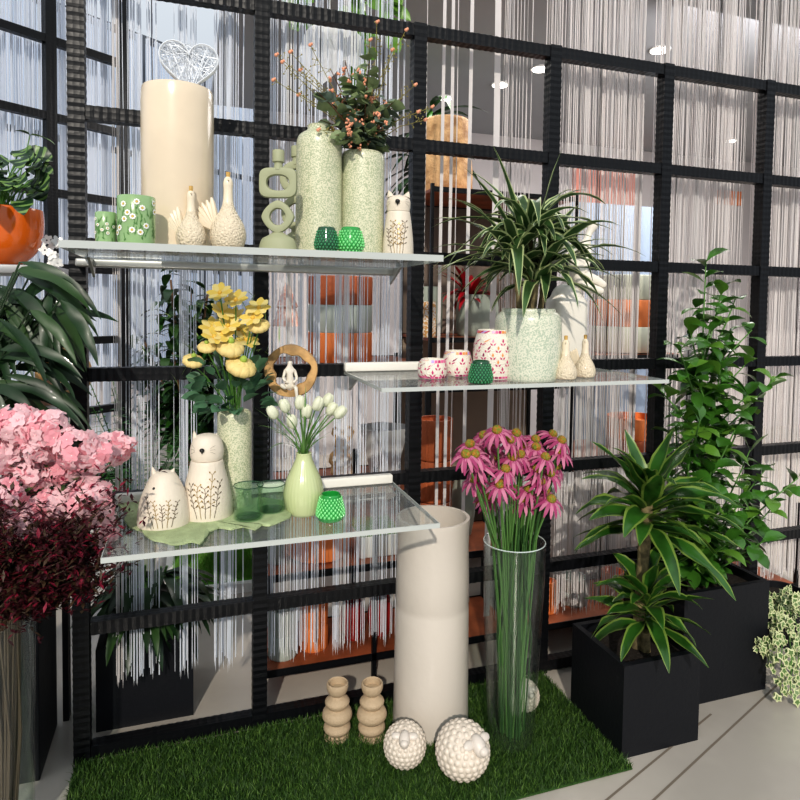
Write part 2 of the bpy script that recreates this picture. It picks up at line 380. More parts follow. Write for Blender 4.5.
# second, angled grid partition behind on the left
gq = thing('grid_partition', 'second black metal grid partition standing at an angle behind, at left', 'partition', P2)
eR = (colhit(124, P2, AD)-P2).dot(AD); e50 = (colhit(52, P2, AD)-P2).dot(AD)
for s_ in (eR, e50, e50-(eR-e50), e50-2*(eR-e50), e50-3*(eR-e50)):
    mb = MB(); along_box(mb, P2, AD, s_-.03, s_+.03, .05, 0, 3.9); build(mb, 'post', black, gq, smooth=False)
for k in range(9):
    mb = MB(); along_box(mb, P2, AD, e50-3*(eR-e50), eR, .045, .01+.43*k, .055+.43*k); build(mb, 'rail', black, gq, smooth=False)

# ------------------------------------------------------------------ string curtains
def strings(name, label, segs, mats, A=V((0,.075,0)), D=V((1,0,0)), ztop=3.42, zend=.22, group=None, seed=1, bundle=True):
    rg = random.Random(seed); mb = MB(); N = V((-D.y, D.x, 0))
    ex = []
    for (s, w, off, m) in segs:
        if bundle and w > .0105 and D.x > .99:
            k_ = int(w/.0026)
            for q_ in range(k_): ex.append((s-w/2+w*(q_+.5)/k_+rg.uniform(-.001, .001), .0023, off+rg.uniform(-.003, .003), m))
        else: ex.append((s, w, off, m))
    for (s, w, off, m) in ex:
        ze = zend + rg.uniform(-.02, .02); n = 9; ph = rg.uniform(0, 6); am = rg.uniform(0, .004); tw = rg.uniform(-.004, .004)
        vs = []; p0 = A + D*s + N*off
        for j in range(n+1):
            t = j/n; z = ztop+(ze-ztop)*t; x = am*math.sin(ph+t*7)+tw*t; p = p0 + D*x
            vs += [(p.x-D.x*w/2, p.y-D.y*w/2, z), (p.x+D.x*w/2, p.y+D.y*w/2, z), (p.x+N.x*w*.4, p.y+N.y*w*.4, z)]
        fs = [(j*3+i, j*3+3+i, j*3+3+(i+1)%3, j*3+(i+1)%3) for j in range(n) for i in range(3)]
        mb.add(vs, fs, m)
        if rg.random() < .5 and w < .006:                 # frayed end
            b = V(vs[-3]); mb.add([b, b+D*w, b+D*w*rg.uniform(-.5, 1.2)+V((0,0,-.03))], [(0,1,2)], m)
    return build(mb, name, mats, label=label, cat='curtain', kind='stuff', smooth=False, group=group)
def bay(x0, x1, n, seed, m=0, clus=.5, wmax=.004, holes=()):
    rg = random.Random(seed); out = []; x = x0
    cl = [rg.uniform(x0, x1) for _ in range(max(2, n//9))]
    for i in range(n):
        x = rg.choice(cl)+rg.gauss(0, .018) if rg.random() < clus else rg.uniform(x0, x1)
        if x < x0 or x > x1 or any(a < x < b for a, b in holes): continue
        out.append((x, rg.uniform(.0018, wmax), rg.choice((0, .012, .024, .036)), m))
    return out
def bx(px): return atY(px, 400, .08).x
# widths of ribbons seen in the photograph are real ribbons in real places
S1 = bay(.11, XS[1]-.03, 52, 1, 0, .75)+[(bx(118), .020, 0, 1), (bx(134), .018, 0, 0), (bx(140), .014, .01, 0), (bx(182), .018, .01, 0), (bx(230), .012, 0, 0)]
strings('string_curtain', 'bluish white string curtain hanging in the leftmost bay behind hens and cats', S1, [stringb, stringc], seed=2)
S2 = bay(XS[1]+.03, XS[2]-.03, 84, 3, 0, .35)+[(bx(288), .022, 0, 1), (bx(337), .022, 0, 0), (bx(345), .03, .02, 1)]
strings('string_curtain', 'white string curtain hanging behind the wooden ring and tulips', S2, [stringb, stringw], seed=3)
S3 = [(bx(438), .014, 0, 0), (bx(446), .014, 0, 0), (bx(465), .016, 0, 0), (bx(490), .028, 0, 0)] + bay(bx(500), XS[3]-.03, 26, 4, 0, .4) + bay(bx(418), bx(500), 3, 14, 0, 0)
strings('string_curtain', 'sparse cream ribbons and strings hanging beside the striped dracaena', S3, [stringc], seed=4, bundle=False)
S4 = bay(XS[3]+.03, XS[4]-.03, 120, 5, 0, .3, .005)+[(XS[3]+.05+i*.09, .014, .02, 0) for i in range(6)]
strings('string_curtain', 'dense cream string curtain in the bay above the right end of the middle shelf', S4, [stringc], seed=5)
S5 = bay(XS[4]+.03, XS[5]-.03, 135, 6, 0, .3, .006)+[(XS[4]+.05+i*.08, .02, .02, 0) for i in range(6)]
strings('string_curtain', 'dense cream string curtain behind the tall leafy green plant', S5, [stringc], seed=6)
S6 = bay(XS[5]+.03, XS[6]-.03, 130, 7, 0, .3, .006)+[(XS[5]+.05+i*.07, .02, .02, 0) for i in range(7)]
strings('string_curtain', 'dense cream string curtain at the far right edge', S6, [stringc], seed=7)
# curtain on the angled partition
rg = random.Random(9)
S7 = [(rg.uniform(e50-2.5*(eR-e50), eR-.02), rg.uniform(.003, .009), rg.uniform(0, .05), 0) for _ in range(300)]
strings('string_curtain', 'bluish white string curtain on the angled partition at far left', S7, [stringb], A=P2+NRM*.05, D=AD, ztop=3.9, zend=.5, seed=9)
# curtain in front of the windows, dense
e1 = (colhit(105, PW, AD)-PW).dot(AD)
S8 = [(rg.uniform(-4.5, eW-.1), rg.uniform(.006, .016), rg.uniform(-.05, .0), 0) for _ in range(560)]
strings('string_curtain', 'white string curtain hanging before the far windows', S8, [stringb], A=PW-NRM*.2, D=AD, ztop=4.3, zend=.8, seed=10)

# ------------------------------------------------------------------ glass shelves
def shelf(label, x0, x1, y0, z, th, lift, rx0, rx1, metal=False):
    t = thing('glass_shelf', label, 'shelf', ((x0+x1)/2, -.03, z-th))
    mb = MB(); mb.box((x0, y0, z-th), (x1, -.03, z)); build(mb, 'plate', acryl, t, smooth=False)
    mb = MB(); mb.box((x0-.002, y0-.004, z-th-.001), (x1+.002, y0, z+.001)); mb.box((x1, y0, z-th), (x1+.003, -.03, z)); mb.box((x0-.003, y0, z-th), (x0, -.03, z))
    build(mb, 'edge_strip', acrylw, t, smooth=False)
    mb = MB()
    if metal: mb.box((rx0, -.075, z-th-.028), (rx1, -.028, z-th-.001), bev=.006)
    else: mb.box((rx0, -.062, z+.001), (rx1, -.0305, z+.034), bev=.005)
    build(mb, 'rear_rail', railm if metal else railw, t)
    for x in (x0+.02, x1-.02):
        b = MB(); b.add([(x-.004, -.03, z-th-.002), (x-.004, -.16, z-th-.002), (x-.004, -.03, z-th-.06), (x+.004, -.03, z-th-.002), (x+.004, -.16, z-th-.002), (x+.004, -.03, z-th-.06)],
              [(0,1,2),(5,4,3),(0,3,4,1),(1,4,5,2),(2,5,3,0)]); build(b, 'bracket', railm, t, smooth=False)
    return t
SH1, SH2, SH3 = 1.722, 1.316, .886
shelf('topmost glass shelf, carrying the big cream cylinder vase and speckled vases', .03, 1.09, -.51, SH1, .018, 0, .0, 1.085, True)
shelf('middle glass shelf, carrying the dracaena pot and pink mosaic votives', .895, 1.945, -.53, SH2, .011, 0, .89, 1.19)
shelf('lowest glass shelf, carrying the ceramic cats and tulip vase', .125, 1.085, -.53, SH3, .013, 0, .11, 1.08)
# frosted underside strip of the topmost shelf
def floorz(*a): pass

# ------------------------------------------------------------------ helpers for turned ware
def turned(name, label, cat, px, c, pts, m, base, seg=40, smoothn=0, hol=.1, wall=.006, group=None, rib=0, nrib=0, extra=None, mats=None):
    p = prof(px, c, pts, base)
    if smoothn: p = smoothp(p, smoothn)
    q = hollow(p, wall, hol) if hol else p
    mb = MB(); mb.lathe(c, q, seg, 0, True, not hol, rib=rib, nrib=nrib)
    if extra: extra(mb, Surf(c, p))
    return build(mb, name, mats or m, loc=(c[0], c[1], base), label=label, cat=cat, group=group)

# -------- top shelf
c = V((atY(178, 245, -.24).x, -.24, SH1))
def rings_(mb, s): pass
turned('cylinder_vase', 'large cream glazed cylinder vase on the top shelf', 'vase', 178, c, [(246, 35), (236, 36), (160, 36.5), (96, 36.5), (84, 36), (80, 35)], cream, SH1, 56, 0, .25, .012)
# wire heart standing in the vase
hc = atY(189, 65, -.22); s = mpp(hc); hm = MB(); rg = random.Random(3); hc = hc+V((0,0,.0))
def heart(t): return (16*math.sin(t)**3/16, (13*math.cos(t)-5*math.cos(2*t)-2*math.cos(3*t)-math.cos(4*t))/16)
for kk in range(3):
    pts = [hc + V((heart(2*PI*i/40)[0]*29.5*s, (kk-1)*.012, heart(2*PI*i/40)[1]*29.5*s)) for i in range(41)]
    hm.tube(pts, .0026, 4)
for i in range(260):
    a, b = heart(rg.uniform(0, 2*PI)), heart(rg.uniform(0, 2*PI))
    hm.tube([hc+V((a[0]*29.5*s, rg.uniform(-.012, .012), a[1]*29.5*s)), hc+V((b[0]*29.5*s, rg.uniform(-.012, .012), b[1]*29.5*s))], .0009, 3, cap=False)
hm.tube([hc-V((0, 0, 25*s)), V((hc.x, hc.y, SH1+.29))], .002, 5)
build(hm, 'wire_heart', wire, loc=(hc.x, hc.y, SH1+.29), label='silvery white wire heart standing in the big cream vase', cat='heart')

def daisy_tumbler(px, y0, y1, hw, Y, label, nd, seed):
    c = V((atY(px, 245, Y).x, Y, SH1)); rg = random.Random(seed)
    def ex(mb, sf):
        zt = sf.p[-1][0]; H = zt-SH1; R = sf.p[0][1]
        for i in range(nd*3):
            u = rg.uniform(-1.2*R, 1.2*R); z = SH1+H*rg.uniform(.08, .75); sf.stroke(mb, [(u, z), (u+rg.uniform(-.01,.01), z+H*.14)], .0015, 3)
            sf.diamond(mb, u, z, .010, .004, rg.uniform(-1, 1), 3)
        dd_ = []; tries = 0
        while len(dd_) < nd and tries < 900:
            tries += 1; q_ = (rg.uniform(-1.25, 1.25)*R, SH1+H*rg.uniform(.22, .88))
            if all(math.hypot(q_[0]-o_[0], q_[1]-o_[1]) > R*.34 for o_ in dd_): dd_.append(q_)
        for (u, z) in dd_:
            r = R*.17
            for k in range(8):
                a = 2*PI*k/8; sf.disc(mb, u+math.cos(a)*r*.72, z+math.sin(a)*r*.72, r*.34, 1, .0018, 6)
            sf.disc(mb, u, z, r*.34, 2, .0028)
    t = turned('tumbler', label, 'tumbler', px, c, [(241, hw*.95), (236, hw), ((y0+241)/2, hw), (y0, hw)], None, SH1, 36, 0, .05, .004, 'green daisy tumblers', extra=ex,
           mats=[tumbler, daisyw, daisyy, mat('leaf_print', (.08, .22, .05), .5)])
daisy_tumbler(106, 212, 240, 11, -.40, 'small light green tumbler painted with white daisies, leftmost on top shelf', 8, 1)
daisy_tumbler(136.5, 195, 240, 19.5, -.42, 'larger light green tumbler painted with white daisies beside the cream vase', 13, 2)

def hen(px, pts, c, base, label, group, tail=1, s_=1):
    p = smoothp(prof(px, c, pts, base), 4); t = thing('ceramic_hen', label, 'hen figurine', (c[0], c[1], base), group); sf = Surf(c, p)
    mb = MB(); n = len(p); mb.lathe(c, p[:n*5//9+1], 28, 0, True, False); build(mb, 'body', henm, t)
    mb = MB(); mb.lathe(c, p[n*5//9:]+[(p[-1][0]+.001, .001)], 24, 0, False, False); build(mb, 'neck', hensm, t)
    zt = p[-1][0]; mb = MB(); R = p[-2][1]*.8
    for i in range(5):
        a = 2*PI*i/5; mb.tube([(c[0]+R*.5*math.cos(a), c[1]+R*.5*math.sin(a), zt-.004), (c[0]+R*1.3*math.cos(a), c[1]+R*1.3*math.sin(a), zt+.012)], [.0045, .003], 6)
    mb.ball((c[0], c[1], zt+.004), .006); build(mb, 'crown', gold if False else mat('crown_tan', (.60, .38, .12), .4), t, label='tan crown')
    zb = p[max(0, n*7//8)][0]-.004
    mb = MB(); q = sf.pt(0, zb, 0); d = (q-V((c[0], c[1], zb))).normalized(); mb.tube([q-d*.004, q+d*.010+V((0,0,-.003))], [.005, .0008], 6); build(mb, 'beak', hensm, t)
    # fan tail: ribbed upright feathers behind
    mb = MB(); rr = max(r for z, r in p); side = V((-math.sin(sf.a), math.cos(sf.a), 0))*(-tail) ; back = -V((math.cos(sf.a), math.sin(sf.a), 0))
    H = p[-1][0]-base
    for i in range(7):
        a = .10+i*.075; b0 = V((c[0], c[1], base+H*.26)) + back*rr*.35 + side*rr*.55
        tip = b0 + side*math.sin(a)*H*.85 + V((0,0,1))*math.cos(a)*H*.46*(1-.07*i) + back*.004*i
        mb.tube([b0, b0.lerp(tip, .5), b0.lerp(tip, .85), tip], [.006, .010*s_, .008*s_, .003], 7)
    build(mb, 'tail', hensm, t); return t
for (px, hw, ytop, Y, lb) in ((191, 15.5, 190, -.36, 'shorter cream crowned hen bottle before the big cylinder vase'), (228, 18.5, 176, -.36, 'taller cream crowned hen bottle right of its twin on top shelf')):
    c = V((atY(px, 245, Y).x, Y, SH1)); Hh = 246-ytop
    hen(px, [(246, hw*.62), (244, hw*.88), (246-Hh*.18, hw), (246-Hh*.34, hw*.86), (246-Hh*.5, hw*.48), (246-Hh*.62, hw*.30), (246-Hh*.8, hw*.25), (246-Hh*.9, hw*.27), (246-Hh*.97, hw*.2), (ytop, hw*.05)], c, SH1, lb, 'cream crowned hens on the top shelf')

# sage sculptural candle holders
def ring_sec(mb, cen, rx, rz, hx, hz, p_out, p_in, th, dirx, n=36):
    # closed band between superellipse outlines, thickness th, rounded
    def se(t, a, b, p): ct, st_ = math.cos(t), math.sin(t); return (a*math.copysign(abs(ct)**(2/p), ct), b*math.copysign(abs(st_)**(2/p), st_))
    N = V((-dirx.y, dirx.x, 0)); vs = []; K = 8
    for i in range(n):
        t = 2*PI*i/n; o = se(t, rx, rz, p_out); q = se(t, hx, hz, p_in)
        for k in range(K):
            a = 2*PI*k/K; m_ = .5+.5*math.copysign(abs(math.cos(a))**.6, math.cos(a)); y = th/2*math.copysign(abs(math.sin(a))**.6, math.sin(a))
            x = q[0]+(o[0]-q[0])*m_; z = q[1]+(o[1]-q[1])*m_; vs.append(cen + dirx*x + N*y + V((0,0,z)))
    fs = [(i*K+k, ((i+1)%n)*K+k, ((i+1)%n)*K+(k+1)%K, i*K+(k+1)%K) for i in range(n) for k in range(K)]
    mb.add(vs, fs)
def candle_holder(px, Y, label, cups, kind):
    b = atY(px, 246, Y); b.z = SH1; s = mpp(b); t = thing('candle_holder', label, 'candle holder', b, 'sage green sculptural candle holders'); d = V((math.cos(-.33), math.sin(-.33), 0))
    z = lambda y: zat(px, y, b)
    mb = MB(); mb.lathe(b, smoothp([(SH1, 19*s), (SH1+.006, 20*s), (z(240), 17*s), (z(236), 11*s), (z(232), 5*s), (z(228), 5*s)], 3), 28, 0, True, True, squash=.6, ang=-.33)
    if kind == 0:
        ring_sec(mb, V((b.x, b.y, z(217))), 17*s, (z(200)-z(234))/2, 7.5*s, 8*s, 1.5, 2, .028, d)
        ring_sec(mb, V((b.x, b.y, z(183))), 19.5*s, (z(168)-z(199))/2, 11*s, 7.5*s, 4.5, 2.2, .028, d)
        mb.lathe(b, [(z(170), 5*s), (z(163), 4*s)], 14, 0, True, True)
        tops = [(0, 163, 151, 6)]
    else:
        ring_sec(mb, V((b.x, b.y, z(213))), 15*s, (z(197)-z(232))/2, 8*s, 9*s, 2.0, 2, .028, d)
        ring_sec(mb, V((b.x, b.y, z(178))), 17*s, (z(162)-z(197))/2, 9*s, 8*s, 2, 2.2, .028, d)
        mb.lathe(b, [(z(165), 5*s), (z(158), 4*s)], 14, 0, True, True)
        tops = [(0, 158, 147, 5.5)]
    build(mb, 'holder_body', sage, t)
    for dx, ya, yb, hw in tops:
        mb = MB(); mb.lathe((b.x+dx*s, b.y), hollow([(z(ya), hw*s*.7), (z(ya)+.003, hw*s), (z(yb), hw*s)], .002, .015), 20); build(mb, 'candle_cup', sage, t)
candle_holder(278, -.36, 'front sage green ceramic candle holder of two stacked loops', 1, 0)
candle_holder(296, -.20, 'rear sage green ceramic candle holder half hidden beside the tall speckled vase', 1, 1)

c = V((atY(318.5, 245, -.24).x, -.24, SH1))
turned('speckled_vase', 'tall shouldered green speckled vase with narrow neck on top shelf', 'vase', 318.5, c, [(252, 23), (248, 23.5), (200, 23), (150, 22.8), (137, 22.3), (131, 19.5), (128, 12.5), (125, 11.6), (123, 12)], speck, SH1, 48, 3, .06)
c = V((atY(362, 245, -.24).x, -.24, SH1)); C_EUC = c
turned('speckled_vase', 'straight green speckled cylinder vase holding the eucalyptus bouquet', 'vase', 362, c, [(256, 21.5), (252, 22), (200, 21.5), (155, 21.5), (151, 21), (149, 19.5)], speck, SH1, 48, 0, .2)
ZE = zat(362, 150, c)

def votive(px, y0, y1, hw, c, base, m, label, group, bulge=1.0):
    p = smoothp(prof(px, c, [(y1, hw*.7), (y1-2, hw*.88), (y1-(y1-y0)*.3, hw), (y1-(y1-y0)*.65, hw*.88), (y0, hw*.72)], base), 4)
    mb = MB(); mb.lathe(c, hollow(p, .005, .045), 30)
    sf = Surf(c, p); nz = 8; nu = 20; H = p[-1][0]-base
    for j in range(nz):
        z = base+H*(.1+.85*j/nz); rr = radius_at(p, z)
        for i in range(nu):
            a = 2*PI*(i+.5*(j % 2))/nu; mb.ball((c[0]+rr*math.cos(a), c[1]+rr*math.sin(a), z), rr*.135, 1, 6, 4, (.7, .7, .9))
    return build(mb, 'votive_glass', [m, vdark2 if m is vdark else vbright2], loc=(c[0], c[1], base), label=label, cat='candle glass', group=group)
for px, hw, m, lb in ((326.5, 12, vdark, 'small dark green knobbly glass votive on the top shelf'), (350.5, 13.5, vbright, 'bright green knobbly glass votive on the top shelf')):
    c = V((atY(px, 250, -.42).x, -.42, SH1)); votive(px, 227, 251, hw, c, SH1, m, lb, 'knobbly green glass votives')

def gold_plants(mb, sf, base, H, R, seed, m0, m1, nst=5, u0=-.7, u1=.5):
    rg = random.Random(seed)
    for i in range(nst):
        u = R*(u0+(u1-u0)*i/(nst-1))*.9; top = base+H*rg.uniform(.55, .85); z = base+H*.06; pts = [(u*.6, z)]; n = 6
        for k in range(1, n+1): pts.append((u*.6+(u*.5+rg.uniform(-.004, .004))*k/n, z+(top-z)*k/n))
        m = m0 if i % 2 else m1; sf.stroke(mb, pts, .0016, m)
        for k in range(2, n+1):
            for sgn in (-1, 1):
                a = sgn*rg.uniform(.6, 1.1); l = H*.07; q = (pts[k][0]+math.sin(a)*l, pts[k][1]+math.cos(a)*l)
                sf.stroke(mb, [pts[k], q], .0012, m); sf.disc(mb, q[0], q[1], H*.016, m, sx=.8) if i % 2 else sf.diamond(mb, q[0], q[1], H*.06, H*.026, -a, m)
def cat_fig(px, c, base, bpts, hpts, ears, nose, label, group, flip=0, split=True, seed=1):
    t = thing('ceramic_cat', label, 'cat figurine', (c[0], c[1], base), group); s = mpp(c)
    p = smoothp(prof(px, c, bpts, base), 4); sf = Surf(c, p); mb = MB(); mb.lathe(c, p, 40, 0, True, True)
    R = max(r for z, r in p); gold_plants(mb, sf, base, (p[-1][0]-base)*(.95 if split else .7), R, seed, 1, 2)
    bd = build(mb, 'body', [catm, gold, golddk], t)
    hp = smoothp(prof(px, c, hpts), 4); mb = MB(); mb.lathe(c, hp, 32, 0, True, True, squash=.9, ang=sf.a+PI/2); sh = Surf(c, hp); hd = build(mb, 'head', catm, t if split else bd)
    side = V((-math.sin(sf.a), math.cos(sf.a), 0))
    for (ex, ey, bx_, by_) in ears:
        q = V((c[0], c[1], 0))+side*((ex-px)*s); tip = V((q.x, q.y, zat(px, ey, c))); w0 = V((c[0], c[1], 0))+side*((bx_-px)*s); w0.z = zat(px, by_, c)
        e = MB(); e.tube([w0, w0.lerp(tip, .6), tip], [.016*s/.0034*.8, .009*s/.0034*.8, .0012], 8); build(e, 'ear', catm, hd) if split else build(e, 'ear', catm, bd)
    nz = zat(px, nose[1], c); nu = (nose[0]-px)*s; r = 3.2*s; n = MB()
    pn = sh.pt(nu, nz, .0); n.ball(pn, r*.8, 0, 10, 6, (1, 1, .85)); n.tube([pn, pn+V((0, 0, -r*1.1))], [r*.5, r*.15], 6)
    build(n, 'nose', nosem, hd if split else bd, label='small black nose')
    w = MB()
    for sg in (-1, 1):
        for k in range(3): sh.stroke(w, [(nu+sg*2.5*r, nz+(k-1)*r*.5), (nu+sg*4.2*r, nz+(k-1)*r*1.3)], .0007, 0)
    build(w, 'whiskers', golddk, hd if split else bd); return t
c = V((atY(398, 250, -.30).x, -.30, SH1))
cat_fig(398, c, SH1, [(256, 15), (252, 15.5), (240, 15), (225, 13.5), (213, 11.8), (210.5, 11.2)], [(210, 11.2), (204, 11.8), (199, 11.5), (196, 9), (194.5, 1)],
        [(388, 190.5, 390, 197), (408, 191.5, 406, 197)], (397, 203), 'cream ceramic cat jar with gold sprigs, right end of the top shelf', 'cream ceramic cats', seed=4)

# -------- lowest shelf: felt mat, cats, glasses, vases
mp = [(118, 504), (128, 511), (124, 519), (130, 527), (142, 530), (150, 538), (162, 541), (172, 544), (184, 543), (192, 541), (200, 543), (204, 538), (209, 531), (219, 527), (231, 529), (243, 526), (255, 529), (262, 524), (270, 525), (280, 521), (290, 517), (293, 510), (290, 503), (282, 500), (262, 497), (230, 499), (200, 499), (150, 500), (128, 499)]
ZF = SH3+.0065; mb = MB(); n = 5; pts = []
for i, (x, y) in enumerate(mp):
    a = atZ(x, y, ZF); b = atZ(*mp[(i+1) % len(mp)], ZF)
    mid_ = a.lerp(b, .5)+V((rnd.uniform(-.004, .004), rnd.uniform(-.004, .004), 0)); pts += [a, mid_]
nn = len(pts); cen = sum(pts, V())/nn
vs = [(q.x, q.y, SH3+.0015) for q in pts]+[(q.x, q.y, ZF) for q in pts]+[tuple(q.lerp(cen, .06).xy)+(ZF+.002,) for q in pts]+[(cen.x, cen.y, ZF+.002)]
fs = [(i, (i+1) % nn, nn+(i+1) % nn, nn+i) for i in range(nn)]+[(nn+i, nn+(i+1) % nn, 2*nn+(i+1) % nn, 2*nn+i) for i in range(nn)]+[(2*nn+i, 2*nn+(i+1) % nn, 3*nn) for i in range(nn)]
mb.add(vs, fs); build(mb, 'felt_mat', felt, loc=(cen.x, cen.y, SH3), label='pale green felt leaf-shaped mat lying under the cats', cat='mat')
ZM = ZF+.002
c = place(164, 529, ZM, 26)
cat_fig(164, c, ZM, [(529, 22), (526, 26.5), (512, 26.5), (497, 23.5), (485, 18.5), (476, 13.5), (472, 9), (470.5, 2)], [(490, 16), (484, 16.2), (476, 13.6), (472, 9.2), (470.4, 1.5)],
        [(152.5, 466, 155, 475), (174.5, 469, 171, 475)], (154.5, 484.5), 'squat cream ceramic cat with dark gold sprigs, leftmost on the lowest shelf', 'cream ceramic cats', split=False, seed=6)
c = place(207, 521, ZM, 26)
cat_fig(207, c, ZM, [(522, 25), (517, 26), (500, 25.5), (485, 22.5), (470, 18.5), (461, 16.5), (459.5, 15.5)], [(459, 15.5), (455, 16.8), (448, 16.8), (440, 14.5), (435, 10), (433, 1)],
        [(194, 430, 196, 440), (217, 433.5, 214, 440)], (202, 447), 'tall cream ceramic cat jar with gold sprigs behind the squat cat', 'cream ceramic cats', seed=8)
c = V((atY(234.5, 510, -.17).x, -.17, SH3)); C_YEL = c
turned('speckled_vase', 'green speckled cylinder vase holding the yellow bouquet on the lowest shelf', 'vase', 234.5, c, [(512, 17), (508, 17.5), (460, 17.3), (418, 17.3), (413, 16.8), (411, 15.5)], speck, SH3, 40, 0, .15)
ZY = zat(234.5, 412, c)
def small_glass(px, y0, y1, hw, label):
    c = place(px, y1, ZM, hw); p = smoothp(prof(px, c, [(y1, hw*.8), (y1-3, hw*.97), (y1-14, hw*.97), (y0+10, hw*.9), (y0+3, hw*.96), (y0, hw)], ZM), 3)
    t = thing('glass_tumbler', label, 'tumbler', (c.x, c.y, ZM), 'smoky green tumblers')
    mb = MB(); q = p+[(p[-1][0]+.001, p[-1][1]-.002), (p[-1][0]-.003, p[-1][1]-.004)]+[(z, r-.004) for z, r in reversed(p[3:-1])]+[(ZM+.012, .001)]; mb.lathe(c, q, 36)
    build(mb, 'bowl', smoke, t)
    mb = MB(); R = p[-1][1]; mb.tube([(c.x+R*math.cos(2*PI*i/32), c.y+R*math.sin(2*PI*i/32), p[-1][0]) for i in range(33)], .0016, 5); build(mb, 'rim', mat('dark_green_rim', (.02, .07, .04), .2), t)
    mb = MB(); mb.lathe(c, [(ZM+.001, R*.7), (ZM+.008, R*.85), (ZM+.012, R*.4)], 24, 0, True, True); build(mb, 'thick_base', glass('dark_smoke_glass', (.68, .80, .68), .18, .05, (.06, .15, .08)), t)
small_glass(248.5, 485, 522, 15, 'smoky green glass tumbler, front one of the pair beside the cats')
small_glass(271, 484, 514, 14, 'smoky green glass tumbler behind its twin near the tulip vase')
c = place(303.5, 515, SH3, 15); C_TUL = c
turned('bulb_vase', 'pale green ribbed teardrop vase holding white tulips', 'vase', 303.5, c, [(516, 11), (513, 14.5), (502, 19), (490, 20), (478, 17), (466, 11.5), (459, 8.5), (455, 7.6), (453, 7.8)], bulbg, SH3, 96, 4, .05, .003, rib=.012, nrib=32)
ZT = zat(303.5, 453, c)
c = place(330.5, 520, SH3, 13)
votive(330.5, 494, 521, 14, c, SH3, vbright, 'bright green knobbly glass votive beside the tulip vase', 'knobbly green glass votives')

# -------- middle shelf
def mosaic_jar(px, y0, y1, pts, label, rows, seed):
    hwm = max(h for y, h in pts); c = place(px, y1, SH2, hwm*.8); rg = random.Random(seed)
    p = smoothp(prof(px, c, pts, SH2), 4); mb = MB(); mb.lathe(c, hollow(p, .005, .05), 40); sf = Surf(c, p); H = p[-1][0]-SH2; R = max(r for z, r in p)
    for j in range(rows):
        z = SH2+H*(.12+.72*(j+.3)/rows); rr = radius_at(p, z); n = int(2*PI*rr/.034); h = H*.16 if rows < 3 else H*.10
        h = .020 if rows < 3 else .0195
        for i in range(n):
            u = 2*PI*rr*(i+.5*(j % 2))/n; m = rg.choice((1, 1, 2, 3 if rows > 2 else 1))
            sf.diamond(mb, u, z+h*.45, h*.8, h*.42, 0, m)
            sf.diamond(mb, u-h*.3, z-h*.15, h*.65, h*.3, .8, 1); sf.diamond(mb, u+h*.3, z-h*.15, h*.65, h*.3, -.8, 1)
    zt = p[-1][0]; rr = p[-1][1]; n = int(2*PI*rr/.011)
    for i in range(n):
        u = 2*PI*rr*i/n; m = rg.choice((4, 4, 1, 3, 5)); w = 2*PI*rr/n*.42
        sf.poly(mb, [(u-w, zt-.010), (u+w, zt-.010), (u+w, zt-.001), (u-w, zt-.001)], m, .0016)
    zt = SH2+.006; rr = radius_at(p, zt); n = int(2*PI*rr/.013)
    for i in range(n):
        u = 2*PI*rr*i/n; w = 2*PI*rr/n*.4; sf.poly(mb, [(u-w, zt-.004), (u+w, zt-.004), (u+w, zt+.003), (u-w, zt+.003)], rg.choice((1, 4, 2)), .0016)
    build(mb, 'mosaic_votive', [mosaic, magenta, mpurple, mpeach, mpink, mat('mosaic_lilac', (.55, .40, .75), .3)], loc=(c.x, c.y, SH2), label=label, cat='votive', group='white mosaic votives with pink leaves')
mosaic_jar(432.5, 358, 379, [(379.5, 11), (377, 13.5), (369, 15), (362, 13.5), (359, 11.5)], 'small round white mosaic votive with pink leaves, leftmost on the middle shelf', 2, 1)
mosaic_jar(457, 350, 377, [(376, 11), (373, 13.5), (364, 15), (355, 13.5), (351, 12)], 'second small round mosaic votive, between the tall one and the leftmost', 2, 2)
mosaic_jar(492.5, 328, 379, [(380.5, 14), (377, 17), (360, 20), (345, 19.5), (335, 17), (330, 15.5)], 'tall white mosaic votive with rows of pink leaves beside the dracaena pot', 5, 3)
c = place(480.5, 384.5, SH2, 11); votive(480.5, 361, 385, 12, c, SH2, vdark, 'dark green knobbly glass votive before the tall mosaic jar', 'knobbly green glass votives')
for px, hw, ytop, by, lb in ((565, 12, 339, 380, 'cream crowned hen bottle, left of the pair on the middle shelf'), (584.5, 11, 338, 378, 'cream crowned hen bottle, right of the pair on the middle shelf')):
    c = place(px, by, SH2, hw); Hh = by-ytop
    hen(px, [(by, hw*.7), (by-2, hw*.92), (by-Hh*.2, hw), (by-Hh*.36, hw*.82), (by-Hh*.55, hw*.45), (by-Hh*.7, hw*.32), (by-Hh*.86, hw*.32), (by-Hh*.95, hw*.25), (ytop, hw*.05)], c, SH2, lb, 'cream crowned hens on the middle shelf', s_=.75)

# ------------------------------------------------------------------ plants
def arch_leaf_cloud(mb, base, n, Lr, wr, er, droop, edge=True, az=None, n_seg=9, rg=rnd, pw=.55, fold=.35, spread=.02, zr=(0, .1)):
    for i in range(n):
        a = rg.uniform(0, 2*PI) if az is None else az(i); el = rg.uniform(*er); L = rg.uniform(*Lr)
        b = V(base)+V((math.cos(a)*spread, math.sin(a)*spread, rg.uniform(*zr)))
        mb.leaf(b, (math.cos(a)*math.cos(el), math.sin(a)*math.cos(el), math.sin(el)), L, rg.uniform(*wr), rg.uniform(*droop), 0, 1 if edge else None, n_seg, fold, rg.uniform(-.3, .3), pw)
